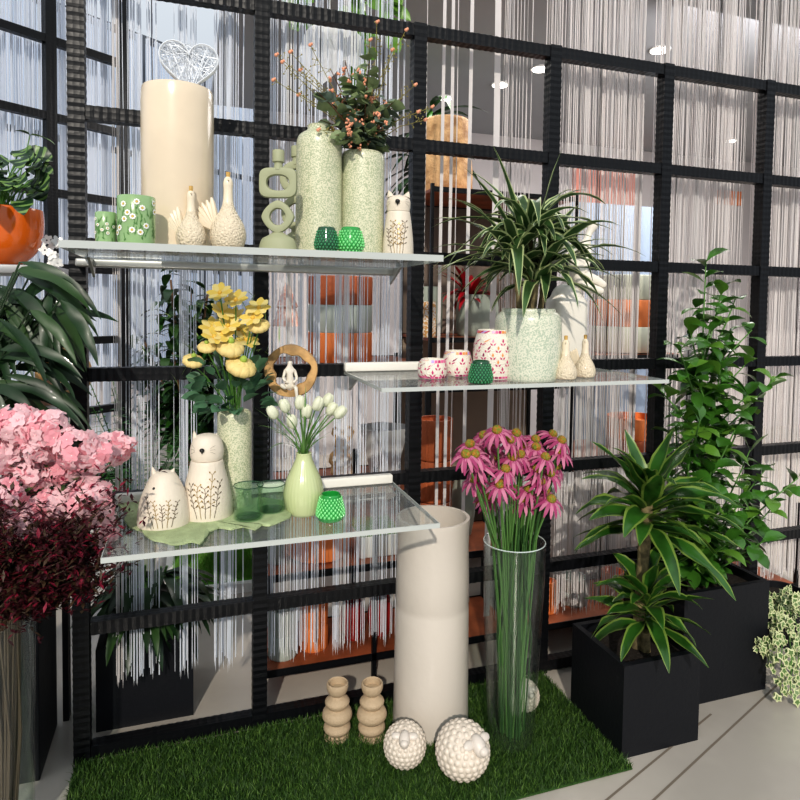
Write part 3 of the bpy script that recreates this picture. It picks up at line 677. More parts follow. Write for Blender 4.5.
# dracaena in the speckled pot on the middle shelf
c = place(527, 379.5, SH2, 27); s = mpp(c); t = thing('potted_dracaena', 'striped dracaena in a pale green speckled pot on the middle shelf', 'potted plant', c)
p = smoothp(prof(527, c, [(380, 26), (377, 30.5), (350, 33.5), (325, 33.5), (316, 32), (311.5, 27.5), (309, 27)], SH2), 3)
mb = MB(); mb.lathe(c, hollow(p, .008, .04), 48); build(mb, 'pot', potglaze, t)
mb = MB(); mb.lathe(c, [(SH2+.0005, 27*s), (SH2+.004, 29.5*s)], 48, 0, True, True); build(mb, 'foot_ring', mat('red_brown_foot', (.22, .06, .03), .6), t, label='bare red-brown foot')
zp = zat(527, 311, c); mb = MB(); mb.lathe(c, [(zp-.03, 26*s), (zp-.029, .001)], 24, 0, False, False); build(mb, 'soil', soil, t)
rg = random.Random(21); mb = MB(); st = MB()
rosettes = [((0, 0), .28, 32, .33), ((-.07, -.03), .18, 26, .33), ((.07, 0), .16, 26, .34), ((.0, -.05), .11, 20, .27)]
for (dx, dy), dz, n, Lm in rosettes:
    b = V((c.x+dx*.6, c.y+dy*.6, zp-.03)); top = V((c.x+dx, c.y+dy, zp+dz)); st.tube([b, top], .011, 8)
    arch_leaf_cloud(mb, top-V((0,0,.03)), n, (Lm*.65, Lm*1.05), (.038, .050), (.1, 1.2), (.6, 1.6), True, rg=rg, zr=(0, .06))
for px_, py_ in ((556, 152), (502, 150), (478, 165), (466, 190), (440, 255), (622, 305), (605, 228), (620, 268), (440, 232)):   # the long outer blades
    tip = atY(px_, py_, c.y-.05); b = V((c.x, c.y, zp+.12)); d = tip-b; L = d.length
    mb.leaf(b, d.normalized()+V((0, 0, .32)), L*1.06, .036, .62, 0, 1, 10, .35, 0, .5)
build(st, 'cane', canem, t); build(mb, 'foliage', [lf_dr, lf_wh], t)

# tall leafy plant in the big planter
def planter(x0, x1, y0, y1, z, parent):
    mb = MB(); w = .022
    mb.box((x0, y0, .0), (x1, y1, .02)); mb.box((x0, y0, .02), (x1, y0+w, z)); mb.box((x0, y1-w, .02), (x1, y1, z)); mb.box((x0, y0+w, .02), (x0+w, y1-w, z)); mb.box((x1-w, y0+w, .02), (x1, y1-w, z))
    build(mb, 'planter_box', planter_black, parent, smooth=False)
    mb = MB(); mb.box((x0+w, y0+w, z-.05), (x1-w, y1-w, z-.035)); build(mb, 'soil', soil, parent, smooth=False)
t = thing('potted_shrub', 'tall glossy leafy green plant in the larger black cube planter', 'potted plant', (2.4, -.22, 0))
planter(2.17, 2.60, -.40, -.03, .455, t)
rg = random.Random(33); mb = MB(); st = MB(); cx, cy = 2.42, -.2
tp = atY(706, 262, cy); stems = []
def stem_path(b, tip, bow=.05):
    b = V(b); tip = V(tip); a = rg.uniform(0, 6.28); o = V((math.cos(a), math.sin(a), 0))*bow
    return [b.lerp(tip, k/12)+o*math.sin(PI*k/12) for k in range(13)]
zs0 = .42
main = stem_path((cx, cy, zs0), tp, .02); stems.append((main, 1.0))
for (px_, py_, Y) in ((775, 378, -.15), (660, 390, -.25), (752, 330, -.2), (690, 330, -.2), (765, 470, -.2), (735, 300, -.15), (680, 350, -.35), (700, 420, -.4), (740, 420, -.3), (710, 330, -.3), (728, 350, -.1), (695, 375, -.3), (735, 430, -.35), (690, 450, -.38), (750, 450, -.3), (715, 500, -.45), (685, 500, -.38), (740, 530, -.42), (700, 560, -.42), (722, 290, -.2), (745, 365, -.25), (765, 540, -.45), (798, 478, -.3), (770, 510, -.3), (700, 520, -.38), (735, 500, -.42), (676, 432, -.3), (720, 370, -.3), (725, 545, -.45), (668, 480, -.3), (748, 395, -.32), (712, 470, -.42)):
    tip = atY(px_, py_, Y); k = min(1, max(0, (tip.z-.75)/(tp.z-.6))); 
    if tip.z > 1.05: b = V((cx, cy, 0)).lerp(V((tp.x, tp.y, 0)), .5*k); b.z = tip.z-.30
    else: b = V((cx+rg.uniform(-.1, .1), cy+rg.uniform(-.08, .08), zs0))
    stems.append((stem_path(b, tip, .03), .8))
for path, q in stems:
    st.tube(path, [.006*(1-.6*k/12) for k in range(13)], 6)
    L = sum((path[i+1]-path[i]).length for i in range(12)); n = max(8, int(L/.022))
    for i in range(n):
        tt = (i+1)/n
        if path is main and tt < .12: continue
        k = min(11, int(tt*12)); pp = path[k].lerp(path[k+1], tt*12-k if tt < 1 else 1); a = i*2.4+rg.uniform(-.4, .4); el = rg.uniform(-.1, .8)
        if i >= n-2: el = rg.uniform(.6, 1.1)
        d = V((math.cos(a)*math.cos(el), math.sin(a)*math.cos(el), math.sin(el)))
        if (pp+d*.12).y > -.035: d.y = -abs(d.y)*.6
        mb.leaf(pp, d, rg.uniform(.085, .125), rg.uniform(.048, .066), rg.uniform(.2, 1.1), rg.choice((0, 0, 0, 1)), None, 5, .22, rg.uniform(-.5, .5), 1.0, .14)
build(st, 'stems', stemg, t); build(mb, 'foliage', [lf_tall, lf_tall2], t)

# corn plant in the small planter
t = thing('potted_corn_plant', 'yellow-edged corn plant with two leaf heads in the smaller black cube planter', 'potted plant', (1.93, -.41, 0))
planter(1.765, 2.095, -.57, -.25, .33, t)
rg = random.Random(44); mb = MB(); st = MB()
top = atY(647, 505, -.44)
cb = V((top.x-.01, -.42, .29)); pts = [cb.lerp(top, k/10) for k in range(11)]; st.tube(pts, [.021+.002*(k % 2) for k in range(11)], 12)
cb2 = V((1.95, -.45, .29)); top2 = V((1.94, -.46, .375)); st.tube([cb2, top2], [.02, .016], 10)
def corn_head(b, n, Lr, w, er, dr):
    for i in range(n):
        a = i*2.4+rg.uniform(-.3, .3); el = er[0]+(er[1]-er[0])*i/n; L = rg.uniform(*Lr)
        d = V((math.cos(a)*math.cos(el), math.sin(a)*math.cos(el), math.sin(el)))
        if (b+d*L).y > -.1: d.y *= .35
        mb.leaf(b+V((0, 0, (-.10 if b.z > .6 else -.02)+.13*i/n)), d, L*(1-.3*i/n), rg.uniform(*w), rg.uniform(*dr), 0, 1, 9, .28, rg.uniform(-.4, .4), .8, .06)
corn_head(top, 44, (.30, .41), (.058, .078), (-.05, 1.35), (.3, 1.2))
corn_head(top2+V((0, 0, .04)), 30, (.22, .31), (.050, .066), (.05, 1.2), (.4, 1.1))
build(st, 'cane', canem, t); build(mb, 'foliage', [lf_co, lf_ye], t)

# ivy trailing at the right edge
t = thing('potted_ivy', 'variegated trailing ivy spilling beside the larger planter at right edge', 'potted plant', (2.98, -.18, 0))
mb = MB(); ic = V((2.99, -.12, 0)); mb.lathe(ic, hollow([(0, .07), (.12, .085), (.25, .10)], .01, .05), 32); build(mb, 'pot', planter_black, t)
mb = MB(); mb.lathe(ic, [(.22, .09), (.221, .001)], 24, 0, False); build(mb, 'soil', soil, t)
mb = MB(); st = MB(); rg = random.Random(5)
def ivy_leaf(mb, p, nrm, sz, a):
    n = V(nrm).normalized(); u = n.cross(V((0, 0, 1))).normalized(); w = n.cross(u); out = []; R = (1, .55, .8, .45, .62, .35, .62, .45, .8, .55)
    for k, r in enumerate(R): th = a+2*PI*k/10; out.append(V(p)+(u*math.cos(th)+w*math.sin(th))*sz*r)
    inn = [V(p)+(q-V(p))*.62+n*.001 for q in out]; k = len(out)
    mb.add(out+inn, [(i, (i+1) % k, k+(i+1) % k, k+i) for i in range(k)], 1); mb.add(inn, [tuple(range(k))], 0)
for (px_, py_, Y) in ((775, 640, -.42), (760, 645, -.4), (768, 665, -.42), (790, 700, -.52), (780, 700, -.5), (797, 690, -.5), (800, 660, -.45), (782, 620, -.40), (765, 610, -.36), (795, 600, -.35), (812, 690, -.5), (815, 640, -.4)):
    tip = atY(px_, py_, Y); tip.z = max(tip.z, .02); a = ic+V((0, 0, .23)); out = V((tip.x, tip.y, max(tip.z, .24))); pts = [a, a.lerp(out, .5)+V((0,0,.03)), out.lerp(tip, .15)+V((0,0,-.01)), out.lerp(tip, .6), tip]
    P_ = []
    for i in range(4): P_ += [pts[i].lerp(pts[i+1], k/6) for k in range(6)]
    st.tube(P_, .0018, 4)
    for q in P_[5:]:
        for _ in range(2):
            q2 = q+V((rg.uniform(-.03, .03), rg.uniform(-.03, .02), rg.uniform(-.02, .02))); q2.z = max(.01, q2.z)
            ivy_leaf(mb, q2, (rg.uniform(-.6, .5), -1, rg.uniform(-.1, .8)), rg.uniform(.014, .026), rg.uniform(0, 6))
build(st, 'stems', stemg, t); build(mb, 'foliage', [ivyg, ivyw], t, smooth=False)

# ------------------------------------------------------------------ floor display
mb = MB(); X0, X1, Y0, Y1 = -.02, 1.77, -.625, -.0275
mb.box((X0, Y0, 0), (X1, Y1, .006), bev=.003); tf = thing('turf_mat', 'green artificial turf mat lying on the concrete before the partition', 'turf mat', (.9, -.35, 0))
build(mb, 'backing', turf_b, tf)
rg = random.Random(8); mb = MB()
for i in range(52000):
    x = rg.uniform(X0, X1); y = Y0+(Y1-Y0)*rg.random(); 
    if x > 1.77 and -.57 < y < -.25: continue
    h = rg.uniform(.012, .028); a = rg.uniform(0, 6.283); lx, ly = rg.gauss(0, .010), rg.gauss(0, .010); wx, wy = math.cos(a)*.0013, math.sin(a)*.0013
    o = len(mb.v); mb.v += [(x-wx, y-wy, .005), (x+wx, y+wy, .005), (x+lx*.4+wx*.8, y+ly*.4+wy*.8, .005+h*.6), (x+lx*.4-wx*.8, y+ly*.4-wy*.8, .005+h*.6), (x+lx, y+ly, .005+h)]
    mb.f += [(o, o+1, o+2, o+3), (o+3, o+2, o+4)]; m = rg.choice((0, 0, 0, 1, 2, 2)); mb.m += [m, m]
build(mb, 'grass_pile', [g1, g2, g3], tf, smooth=False, kind='stuff')
ZG = .018

c = place(430, 738, ZG, 36); s = mpp(c)
turned('floor_vase', 'tall cream ribbed cylinder floor vase standing on the turf', 'vase', 430, c, [(736, 37), (732, 38.2), (700, 37.3), (650, 36.8), (604, 36.3), (601, 35.6), (598, 36.5), (570, 36), (545, 35.2), (528, 35.4), (520, 36), (516, 35.8)], cream2, ZG-.012, 64, 0, .35, .012)
# candlesticks
def stick_profile(px, c):
    pts = [(741, 12.5), (738, 14.2), (734, 12.8), (730.5, 9), (728, 11.5), (725, 13.6), (721.5, 12.8), (719, 10), (716, 13.5), (712, 15.2), (707, 13.5), (704.5, 9.5), (702, 11.3), (698.5, 12.4), (695, 9.5), (692.5, 6.3), (689, 9.5), (684, 11), (680.5, 10.6)]
    pts = [(y+2, h) for y, h in pts]; return smoothp(prof(px, c, pts, ZG-.004), 3)
c = place(337, 741, ZG, 14); t = thing('candlestick', 'tan bulbous clay candlestick, left of the pair on the turf', 'candlestick', (c.x, c.y, ZG-.004), 'tan bulbous candlesticks')
p = stick_profile(337, c); mb = MB(); mb.lathe(c, hollow(p, .006, .022), 36); build(mb, 'stacked_body', tan, t)
c2 = place(371.5, 741, ZG, 14); dup(t, (c2.x, c2.y, ZG-.004), 'tan bulbous clay candlestick, the one nearest the tall floor vase', .8)
# sheep balls
def sheep(px, by, hw, face, label, Yo=None, c=None):
    c = c or place(px, by, ZG-.008, hw*.55); s = mpp(c); R = hw*s*.92; o = V((c.x, c.y, ZG-.010+R*.95)); t = thing('ceramic_sheep', label, 'sheep figurine', (c.x, c.y, ZG-.008), 'cream woolly ceramic sheep balls')
    mb = MB(); mb.ball(o, R*.965, 0, 32, 20); rows = 13
    for j in range(1, rows):
        th = PI*j/rows; n = max(4, int(2*PI*math.sin(th)/(PI/rows)*.92))
        for i in range(n):
            a = 2*PI*(i+.5*(j % 2))/n; d = V((math.sin(th)*math.cos(a), math.sin(th)*math.sin(a), math.cos(th)))
            if d.z < -.85: continue
            mb.ball(o+d*R*.875, R*.145, 0, 8, 5)
    build(mb, 'woolly_body', sheepm, t)
    fx, fy = face; tc_ = (V((CX, CY, CZ))-o).normalized(); rt = V((0,0,1)).cross(tc_).normalized(); up = tc_.cross(rt)
    d = (rt*fx+up*fy+tc_*math.sqrt(max(.05, 1-fx*fx-fy*fy))).normalized(); dn = (d.cross(V((0,0,1)).cross(d))).normalized()*1; dn = (V((0,0,-1))+d*d.z).normalized(); sd = d.cross(dn)
    rot = Matrix((sd, d.cross(sd), d)).transposed(); rot = Matrix(((sd.x, dn.x, d.x), (sd.y, dn.y, d.y), (sd.z, dn.z, d.z)))
    mb = MB(); mb.ball(o+d*R*1.0+dn*R*.12, R*.33, 0, 16, 10, (.8, 1.2, .8), rot); mb.ball(o+d*R*1.16+dn*R*.34, R*.19, 0, 12, 8, (1, .9, .8), rot)
    build(mb, 'face', mat('sheep_face', (.66, .60, .54), .4), t)
    for sg in (-1, 1):
        e = MB(); b0 = o+d*R*.98-dn*R*.12+sd*sg*R*.2; e.leaf(b0, sd*sg*.9+dn*.45+d*.2, R*.42, R*.26, .3, 0, None, 6, .2, 0, .8, 0, d); 
        e2 = MB(); e2.ball(b0+sd*sg*R*.16+dn*R*.10+d*R*.03, R*.22, 0, 10, 6, (1.15, .75, .4), rot); build(e2, 'ear', MATS['sheep_face'], t)
    return t
sheep(404.5, 772, 23.5, (-.02, .30), 'smaller cream woolly sheep ball before the tall floor vase')
sheep(462, 785, 30, (.50, .25), 'larger cream woolly sheep ball, front right of the turf')
c = V((0, 0, 0)); q = atZ(523, 712, .02); sheep(523, 712, 17, (.3, .3), 'cream woolly ball half hidden behind the glass coneflower vase', c=V((q.x+.02, q.y+.03, .02)))

# glass vase with coneflowers
c = place(510, 748, ZG, 20); C_ECH = c; s = mpp(c)
p = prof(513, c, [(747, 20), (744, 23), (700, 25), (640, 28), (580, 30.5), (541, 31)], ZG-.010)
mb = MB(); q = p+[(p[-1][0]+.002, p[-1][1]-.002), (p[-1][0], p[-1][1]-.005)]+[(z+.0, r-.005) for z, r in reversed(p[1:-1])]+[(ZG+.012, .001)]
mb.lathe(c, q, 48); t = thing('glass_vase', 'tall clear glass vase holding pink coneflowers', 'vase', (c.x, c.y, ZG-.010)); build(mb, 'vessel', clear, t)
mb = MB(); R = p[-1][1]-.002; mb.tube([(c.x+R*math.cos(2*PI*i/40), c.y+R*math.sin(2*PI*i/40), p[-1][0]+.001) for i in range(41)], .0022, 5); build(mb, 'rim', mat('glass_rim', (.55, .62, .60), .1, 0, .8), t)
# a blossom factory: flower head pieces
def frame(d):
    d = V(d).normalized(); a = d.cross(V((0, 0, 1)) if abs(d.z) < .95 else V((1, 0, 0))).normalized(); return a, d.cross(a), d
def daisyhead(mb, o, d, n, L, w, droop_, m=0, m2=None, rg=rnd, cup=0, r0=.3):
    a, b, d = frame(d)
    for i in range(n):
        t_ = 2*PI*i/n+rg.uniform(-.15, .15); dr = (a*math.cos(t_)+b*math.sin(t_)); l = L*rg.uniform(.85, 1.1); side = d.cross(dr)
        pts = []; k = 4; cur = o+dr*L*r0*.5; dd = (dr+d*cup).normalized()
        for j in range(k+1):
            u = j/k; ww = w*.5*(.45+.55*math.sin(PI*min(1, .2+u*.75))) if j < k else w*.12; pts += [cur-side*ww, cur+side*ww]; dd = (dd-d*droop_/k).normalized(); cur = cur+dd*l/k
        mb.add(pts, [(j*2, j*2+1, j*2+3, j*2+2) for j in range(k)], m2 if (m2 is not None and i % 2) else m)
tB = thing('coneflower_bouquet', 'bunch of drooping pink coneflowers standing in the tall glass vase', 'bouquet', (c.x, c.y, ZG+.02))
heads = [(470, 445), (484, 436), (497, 431), (516, 434), (535, 440), (536, 448), (561, 441), (552, 435), (497, 458), (478, 466), (505, 470), (536, 470), (550, 474), (520, 455), (488, 498), (540, 482), (556, 467), (524, 500), (551, 500), (509, 441), (475, 455), (560, 452), (500, 485), (515, 490), (474, 480), (490, 448), (523, 446), (545, 458), (466, 455), (512, 458), (528, 490), (545, 492)]
rg = random.Random(12); st = MB()
for i, (hx, hy) in enumerate(heads):
    Yh = c.y + rg.uniform(-.10, .08); h = atY(hx, hy, Yh); d = V((rg.uniform(-.4, .4)+(hx-513)*.008, -.45+rg.uniform(-.2, .2), 1)).normalized()
    a0 = rg.uniform(0, 6.28); rb = rg.uniform(0, .04); bot = V((c.x+rb*math.cos(a0), c.y+rb*math.sin(a0), ZG+.02)); rimp = V((c.x+(h.x-c.x)*.55, c.y+(h.y-c.y)*.5, p[-1][0]))
    e_ = rimp-V((c.x, c.y, rimp.z)); 
    if e_.length > .085: rimp = V((c.x, c.y, rimp.z))+e_.normalized()*.085
    st.tube([bot, bot.lerp(rimp, .5)+V((rg.uniform(-.01, .01), 0, 0)), rimp, rimp.lerp(h, .6), h-d*.012], .0032, 5)
    mb = MB(); daisyhead(mb, h, d, 15, .058, .013, 1.5, 0, 1, rg, .1, .4); fl = build(mb, 'coneflower', [coneP, coneP2], tB)
    mb = MB(); rm = Matrix([[r_[0] for r_ in (frame(d),)][0]])if False else None
    a, b, dd = frame(d); rot = Matrix(((a.x, b.x, dd.x), (a.y, b.y, dd.y), (a.z, b.z, dd.z))); mb.ball(h+d*.006, .0175, 0, 12, 8, (1, 1, .85), rot); build(mb, 'cone', coneC, fl, label='orange-green spiky cone')
for i in range(70):
    a0 = rg.uniform(0, 6.28); rb = rg.uniform(0, .055); r2 = rg.uniform(.02, .09); a1 = a0+rg.uniform(-1.6, 1.6)
    st.tube([(c.x+rb*math.cos(a0), c.y+rb*math.sin(a0), ZG+.02), (c.x+(rb+r2)/2*math.cos(a0), c.y+(rb+r2)/2*math.sin(a0), .38), (c.x+r2*math.cos(a1), c.y+r2*math.sin(a1), p[-1][0]+rg.uniform(.0, .12))], .0028, 5, rg.choice((0, 1, 1)))
build(st, 'stems', [mat('stem_mid', (.09, .20, .05), .5), mat('stem_dark', (.03, .09, .02), .5)], tB)

# ------------------------------------------------------------------ yellow bouquet
c = C_YEL; tY = thing('yellow_bouquet', 'bouquet of yellow ranunculus and cosmos in the speckled cylinder vase', 'bouquet', (c.x, c.y, ZY-.05))
rg = random.Random(14); st = MB(); cen0 = V((c.x, c.y, ZY))
def stemto(st, h, r=.0022):
    st.tube([cen0+V((rg.uniform(-.02, .02), rg.uniform(-.02, .02), -.06)), cen0+(h-cen0)*.25*V((1,1,1)).x+V((0,0,.0)), cen0.lerp(h, .7)+V((0, 0, .01)), h], r, 4)
for hx, hy, r_ in ((241, 367, 13), (230, 348, 12), (193, 361, 9), (207, 347, 8), (247, 346, 0), (259, 326, 9), (228, 351, 8)):
    if not r_: continue
    h = atY(hx, hy, c.y-.07+rg.uniform(-.02, .02)); s = mpp(h)*r_*1.2; stemto(st, h-V((0,0,s*.4)))
    mb = MB(); d = V((rg.uniform(-.3, .3), -.5, 1)).normalized(); a, b, dd = frame(d); rot = Matrix(((a.x, b.x, dd.x), (a.y, b.y, dd.y), (a.z, b.z, dd.z)))
    for ly in range(4):
        k = 9-ly; rr = s*(1-.2*ly)
        for i in range(k):
            t_ = 2*PI*i/k+ly; dr = a*math.cos(t_)+b*math.sin(t_); mb.ball(h+dr*rr*.5+d*s*.12*ly, rr*.58, ly % 2, 8, 5, (1, 1, .75), rot)
    fl = build(mb, 'ranunculus', [yelc, yel2], tY); mb = MB(); mb.ball(h+d*s*.62, s*.26, 0, 8, 5); build(mb, 'flower_center', mat('bud_green', (.35, .48, .08), .6), fl)
for hx, hy in ((220, 293), (236, 300), (222, 312), (259, 308), (212, 328), (222, 334), (246, 340), (232, 318), (238, 330), (214, 337), (253, 318), (228, 326)):
    h = atY(hx, hy, c.y-.05+rg.uniform(-.05, .04)); stemto(st, h); d = V((rg.uniform(-.5, .5), -.7, .8)).normalized()
    mb = MB(); daisyhead(mb, h, d, 8, .040, .027, .2, 0, 1, rg, .35, .2); fl = build(mb, 'cosmos_flower', [yel, yel2], tY); mb = MB(); mb.ball(h+d*.003, .007, 0, 8, 5); build(mb, 'flower_center', MATS['daisy_yellow'], fl)
mb = MB()
for i in range(70):
    h = atY(rg.uniform(200, 265), rg.uniform(365, 412), c.y+rg.uniform(-.1, .06)); d = (h-cen0).normalized()+V((0, 0, .1)); mb.leaf(h, d, rg.uniform(.04, .07), rg.uniform(.03, .045), .6, 0, None, 5, .2, rg.uniform(-1, 1), .9)
for i in range(120):
    h = atY(rg.gauss(228, 26), rg.uniform(295, 390), c.y+rg.uniform(-.08, .06)); d = V((rg.uniform(-1, 1), rg.uniform(-1, .5), rg.uniform(0, 1.2))); mb.leaf(h, d, rg.uniform(.03, .07), .004, .4, 1, None, 3, .1)
build(mb, 'foliage', [mat('bluish_leaf', (.09, .20, .11), .5, trans=.1, var=.3), mat('feathery_green', (.25, .38, .12), .6)], tY); build(st, 'stems', stemg, tY)

# ------------------------------------------------------------------ tulips
c = C_TUL; cen0 = V((c.x, c.y, ZT)); tT = thing('tulip_bouquet', 'bunch of white tulips with thin green stems in the ribbed vase', 'bouquet', (c.x, c.y, ZT-.03)); st = MB(); rg = random.Random(15)
for hx, hy in ((275, 411), (293, 421), (300, 402), (306, 411), (286, 405), (316, 403), (329, 408), (337, 411), (325, 399)):
    h = atY(hx, hy+5, c.y-.02+rg.uniform(-.04, .03)); d = V(((hx-303)*.02, -.25, .8)).normalized()
    st.tube([cen0+V((rg.uniform(-.008, .008), 0, -.03)), cen0+V(((h.x-c.x)*.3, 0, (h.z-ZT)*.4)), h], .0022, 5)
    mb = MB(); a, b, dd = frame(d); rot = Matrix(((a.x, b.x, dd.x), (a.y, b.y, dd.y), (a.z, b.z, dd.z))); mb.ball(h+d*.016, .0150, 0, 10, 8, (1, 1, 1.5), rot)
    for i in range(3):
        t_ = 2.1*i; dr = a*math.cos(t_)+b*math.sin(t_); mb.ball(h+d*.016+dr*.005, .0140, 0, 8, 7, (1, 1, 1.75), rot)
    build(mb, 'tulip_head', tulw, tT)
for i in range(26):
    a = rg.uniform(-1.2, 1.2); y = rg.uniform(-.6, .4); st.leaf(cen0+V((0, 0, -.01)), V((math.sin(a), y, 1.3)), rg.uniform(.12, .24), .007, rg.uniform(.2, 1.2), 1, None, 7, .1)
build(st, 'stems', [stemg, mat('tulip_leaf', (.14, .28, .08), .5)], tT)

# ------------------------------------------------------------------ eucalyptus bouquet on the top shelf
c = C_EUC; cen0 = V((c.x, c.y, ZE)); tE = thing('eucalyptus_bouquet', 'eucalyptus bouquet with tiny peach florets in the speckled cylinder vase', 'bouquet', (c.x, c.y, ZE-.05)); rg = random.Random(16)
st = MB(); lv = MB(); fl = MB(); tw = MB()
tips = [(370, 52), (330, 68), (350, 75), (395, 100), (403, 98), (385, 130), (315, 90), (345, 60), (362, 95), (375, 85), (320, 120), (340, 100), (390, 120), (352, 120), (335, 135), (368, 70), (328, 100), (380, 105), (345, 140), (372, 135)]
for i, (x, y) in enumerate(tips):
    tip = atY(x, y, c.y-.04+rg.uniform(-.10, .07)); P_ = [cen0+V((rg.uniform(-.02, .02), 0, -.05)), cen0.lerp(tip, .35)+V((0, 0, .02)), cen0.lerp(tip, .7)+V((0, 0, .015)), tip]; st.tube(P_, [.003, .0025, .002, .001], 5)
    for k in range(15):
        t_ = .15+.85*k/15; j = min(2, int(t_*3)); q = P_[j].lerp(P_[j+1], t_*3-j); a = rg.uniform(0, 6.28); d = V((math.cos(a), math.sin(a)*.8-.2, rg.uniform(-.1, .8)))
        if t_ < .72 or i % 3 == 0: lv.leaf(q, d, rg.uniform(.036, .060), rg.uniform(.030, .050), .5, rg.choice((0, 0, 1)), None, 4, .15, rg.uniform(-1.2, 1.2), .8)
        if rg.random() < .24:
            e = q+V((rg.gauss(0, .02), rg.gauss(-.015, .02), rg.gauss(.01, .02)))
            fl = MB()
            for z in range(5): fl.ball(e+V((rg.gauss(0, .004), rg.gauss(0, .004), rg.gauss(0, .004))), .0040, 0, 5, 4)
            build(fl, 'floret_cluster', peach, tE)
for x, y in ((273, 80), (282, 62), (290, 52), (298, 95), (432, 107), (418, 112), (425, 120), (377, 22), (406, 30), (392, 50), (370, 40), (415, 85), (276, 55), (310, 45), (300, 70), (318, 130)):
    tip = atY(x, y, c.y-.05+rg.uniform(-.08, .05)); P_ = [cen0, cen0.lerp(tip, .5)+V((rg.uniform(-.02, .02), 0, .03)), tip]; tw.tube(P_, [.0018, .0013, .0008], 4)
    for k in range(14):
        q = P_[1].lerp(tip, k/14) if k > 3 else P_[0].lerp(P_[1], .5+k/8); e = q+V((rg.gauss(0, .010), rg.gauss(0, .01), rg.gauss(0, .010))); tw.tube([q, e], .0008, 3); tw.ball(e, .0028, 0, 5, 3)
    fl = MB(); fl.ball(tip, .006, 0, 6, 4); fl.ball(tip+V((.005, 0, .004)), .005, 0, 6, 4); build(fl, 'floret_cluster', peach, tE)
for i in range(16):
    a = rg.uniform(0, 6.28); lv.leaf(cen0+V((math.cos(a)*.02, math.sin(a)*.02-.02, rg.uniform(0, .05))), V((math.cos(a), math.sin(a)-.2, .3)), .07, .055, .6, rg.choice((0, 1)), None, 5, .12, rg.uniform(-.5, .5), .8)
build(st, 'stems', stemb, tE); build(lv, 'foliage', [lf_euc, lf_euc2], tE); build(tw, 'berry_twigs', lf_olv, tE)

# ------------------------------------------------------------------ wooden ring with seated figure
def skin(name, pts, edges, radii, m, parent=None, loc=None, **kw):
    me = bpy.data.meshes.new(name); org = ORG[parent.name] if parent else V(loc); me.from_pydata([V(p_)-org for p_ in pts], edges, [])
    o = bpy.data.objects.new(name, me); COL.objects.link(o); ORG[o.name] = org
    if parent: o.parent = parent
    else: o.location = org
    mo = o.modifiers.new('s', 'SKIN'); bm_ = me.skin_vertices[0] if me.skin_vertices else None
    if bm_ is None:
        import bmesh
        b_ = bmesh.new(); b_.from_mesh(me); b_.verts.layers.skin.verify(); b_.to_mesh(me); b_.free(); bm_ = me.skin_vertices[0]
    for i, r_ in enumerate(radii): bm_.data[i].radius = (r_, r_)
    bm_.data[0].use_root = True
    sb = o.modifiers.new('b', 'SUBSURF'); sb.levels = 2; sb.render_levels = 2
    me.materials.append(m); mo.use_smooth_shade = True; setp(o, **kw); return o
rc = atY(291, 371, -.10); s = mpp(rc); t = thing('wooden_ring', 'round wooden slice ring ornament with a white figure sitting in it', 'ornament', rc)
mb = MB(); n = 48; K = 8; vs = []; rg = random.Random(17)
dx = V((math.cos(-.2), math.sin(-.2), 0)); dn = V((-dx.y, dx.x, 0))
for i in range(n):
    a = 2*PI*i/n; ro = 27*s*(1+.015*math.sin(5*a)); ri = (17.5+1.8*math.sin(3*a+1)+1.2*math.sin(7*a))*s
    for k in range(K):
        b = 2*PI*k/K; m_ = .5+.5*math.copysign(abs(math.cos(b))**.6, math.cos(b)); y = .014*math.copysign(abs(math.sin(b))**.6, math.sin(b)); r_ = ri+(ro-ri)*m_
        vs.append(rc+dx*r_*math.cos(a)+V((0, 0, r_*math.sin(a)))+dn*y)
mb.add(vs, [(i*K+k, i*K+(k+1) % K, ((i+1) % n)*K+(k+1) % K, ((i+1) % n)*K+k) for i in range(n) for k in range(K)]); build(mb, 'ring', ringw, t)
mb = MB(); mb.tube([rc+V((0, 0, 26.5*s)), rc+V((0, 0, .12)), V((rc.x, -.02, ZK[4]-.02))], .0015, 4); build(mb, 'hanging_cord', stringw, t)
def fp(x, y, dy=0): q = atY(x, y, -.10+dy); return q
P_ = [fp(290, 386), fp(290, 378), fp(290, 369, -.002), fp(290, 365), fp(290, 360.5), fp(285, 371), fp(283, 379, -.01), fp(288, 383, -.02), fp(295, 371), fp(297, 379, -.01), fp(293, 383, -.02), fp(285, 387), fp(281, 385, -.035), fp(286, 389, -.03), fp(294, 387), fp(296, 388, -.035), fp(297, 398, -.036), fp(296, 403, -.042)]
E_ = [(0,1),(1,2),(2,3),(3,4),(2,5),(5,6),(6,7),(2,8),(8,9),(9,10),(0,11),(11,12),(12,13),(0,14),(14,15),(15,16),(16,17)]
skin('seated_figure', P_, E_, [s*k for k in (4, 4, 3.6, 1.8, 3.6, 1.8, 1.5, 1.2, 1.8, 1.5, 1.2, 2.6, 2.1, 1.6, 2.6, 2.1, 1.6, 1.3)], whitem, t, label='small white abstract sitting figure')
# fringe of tiny chains of the figure

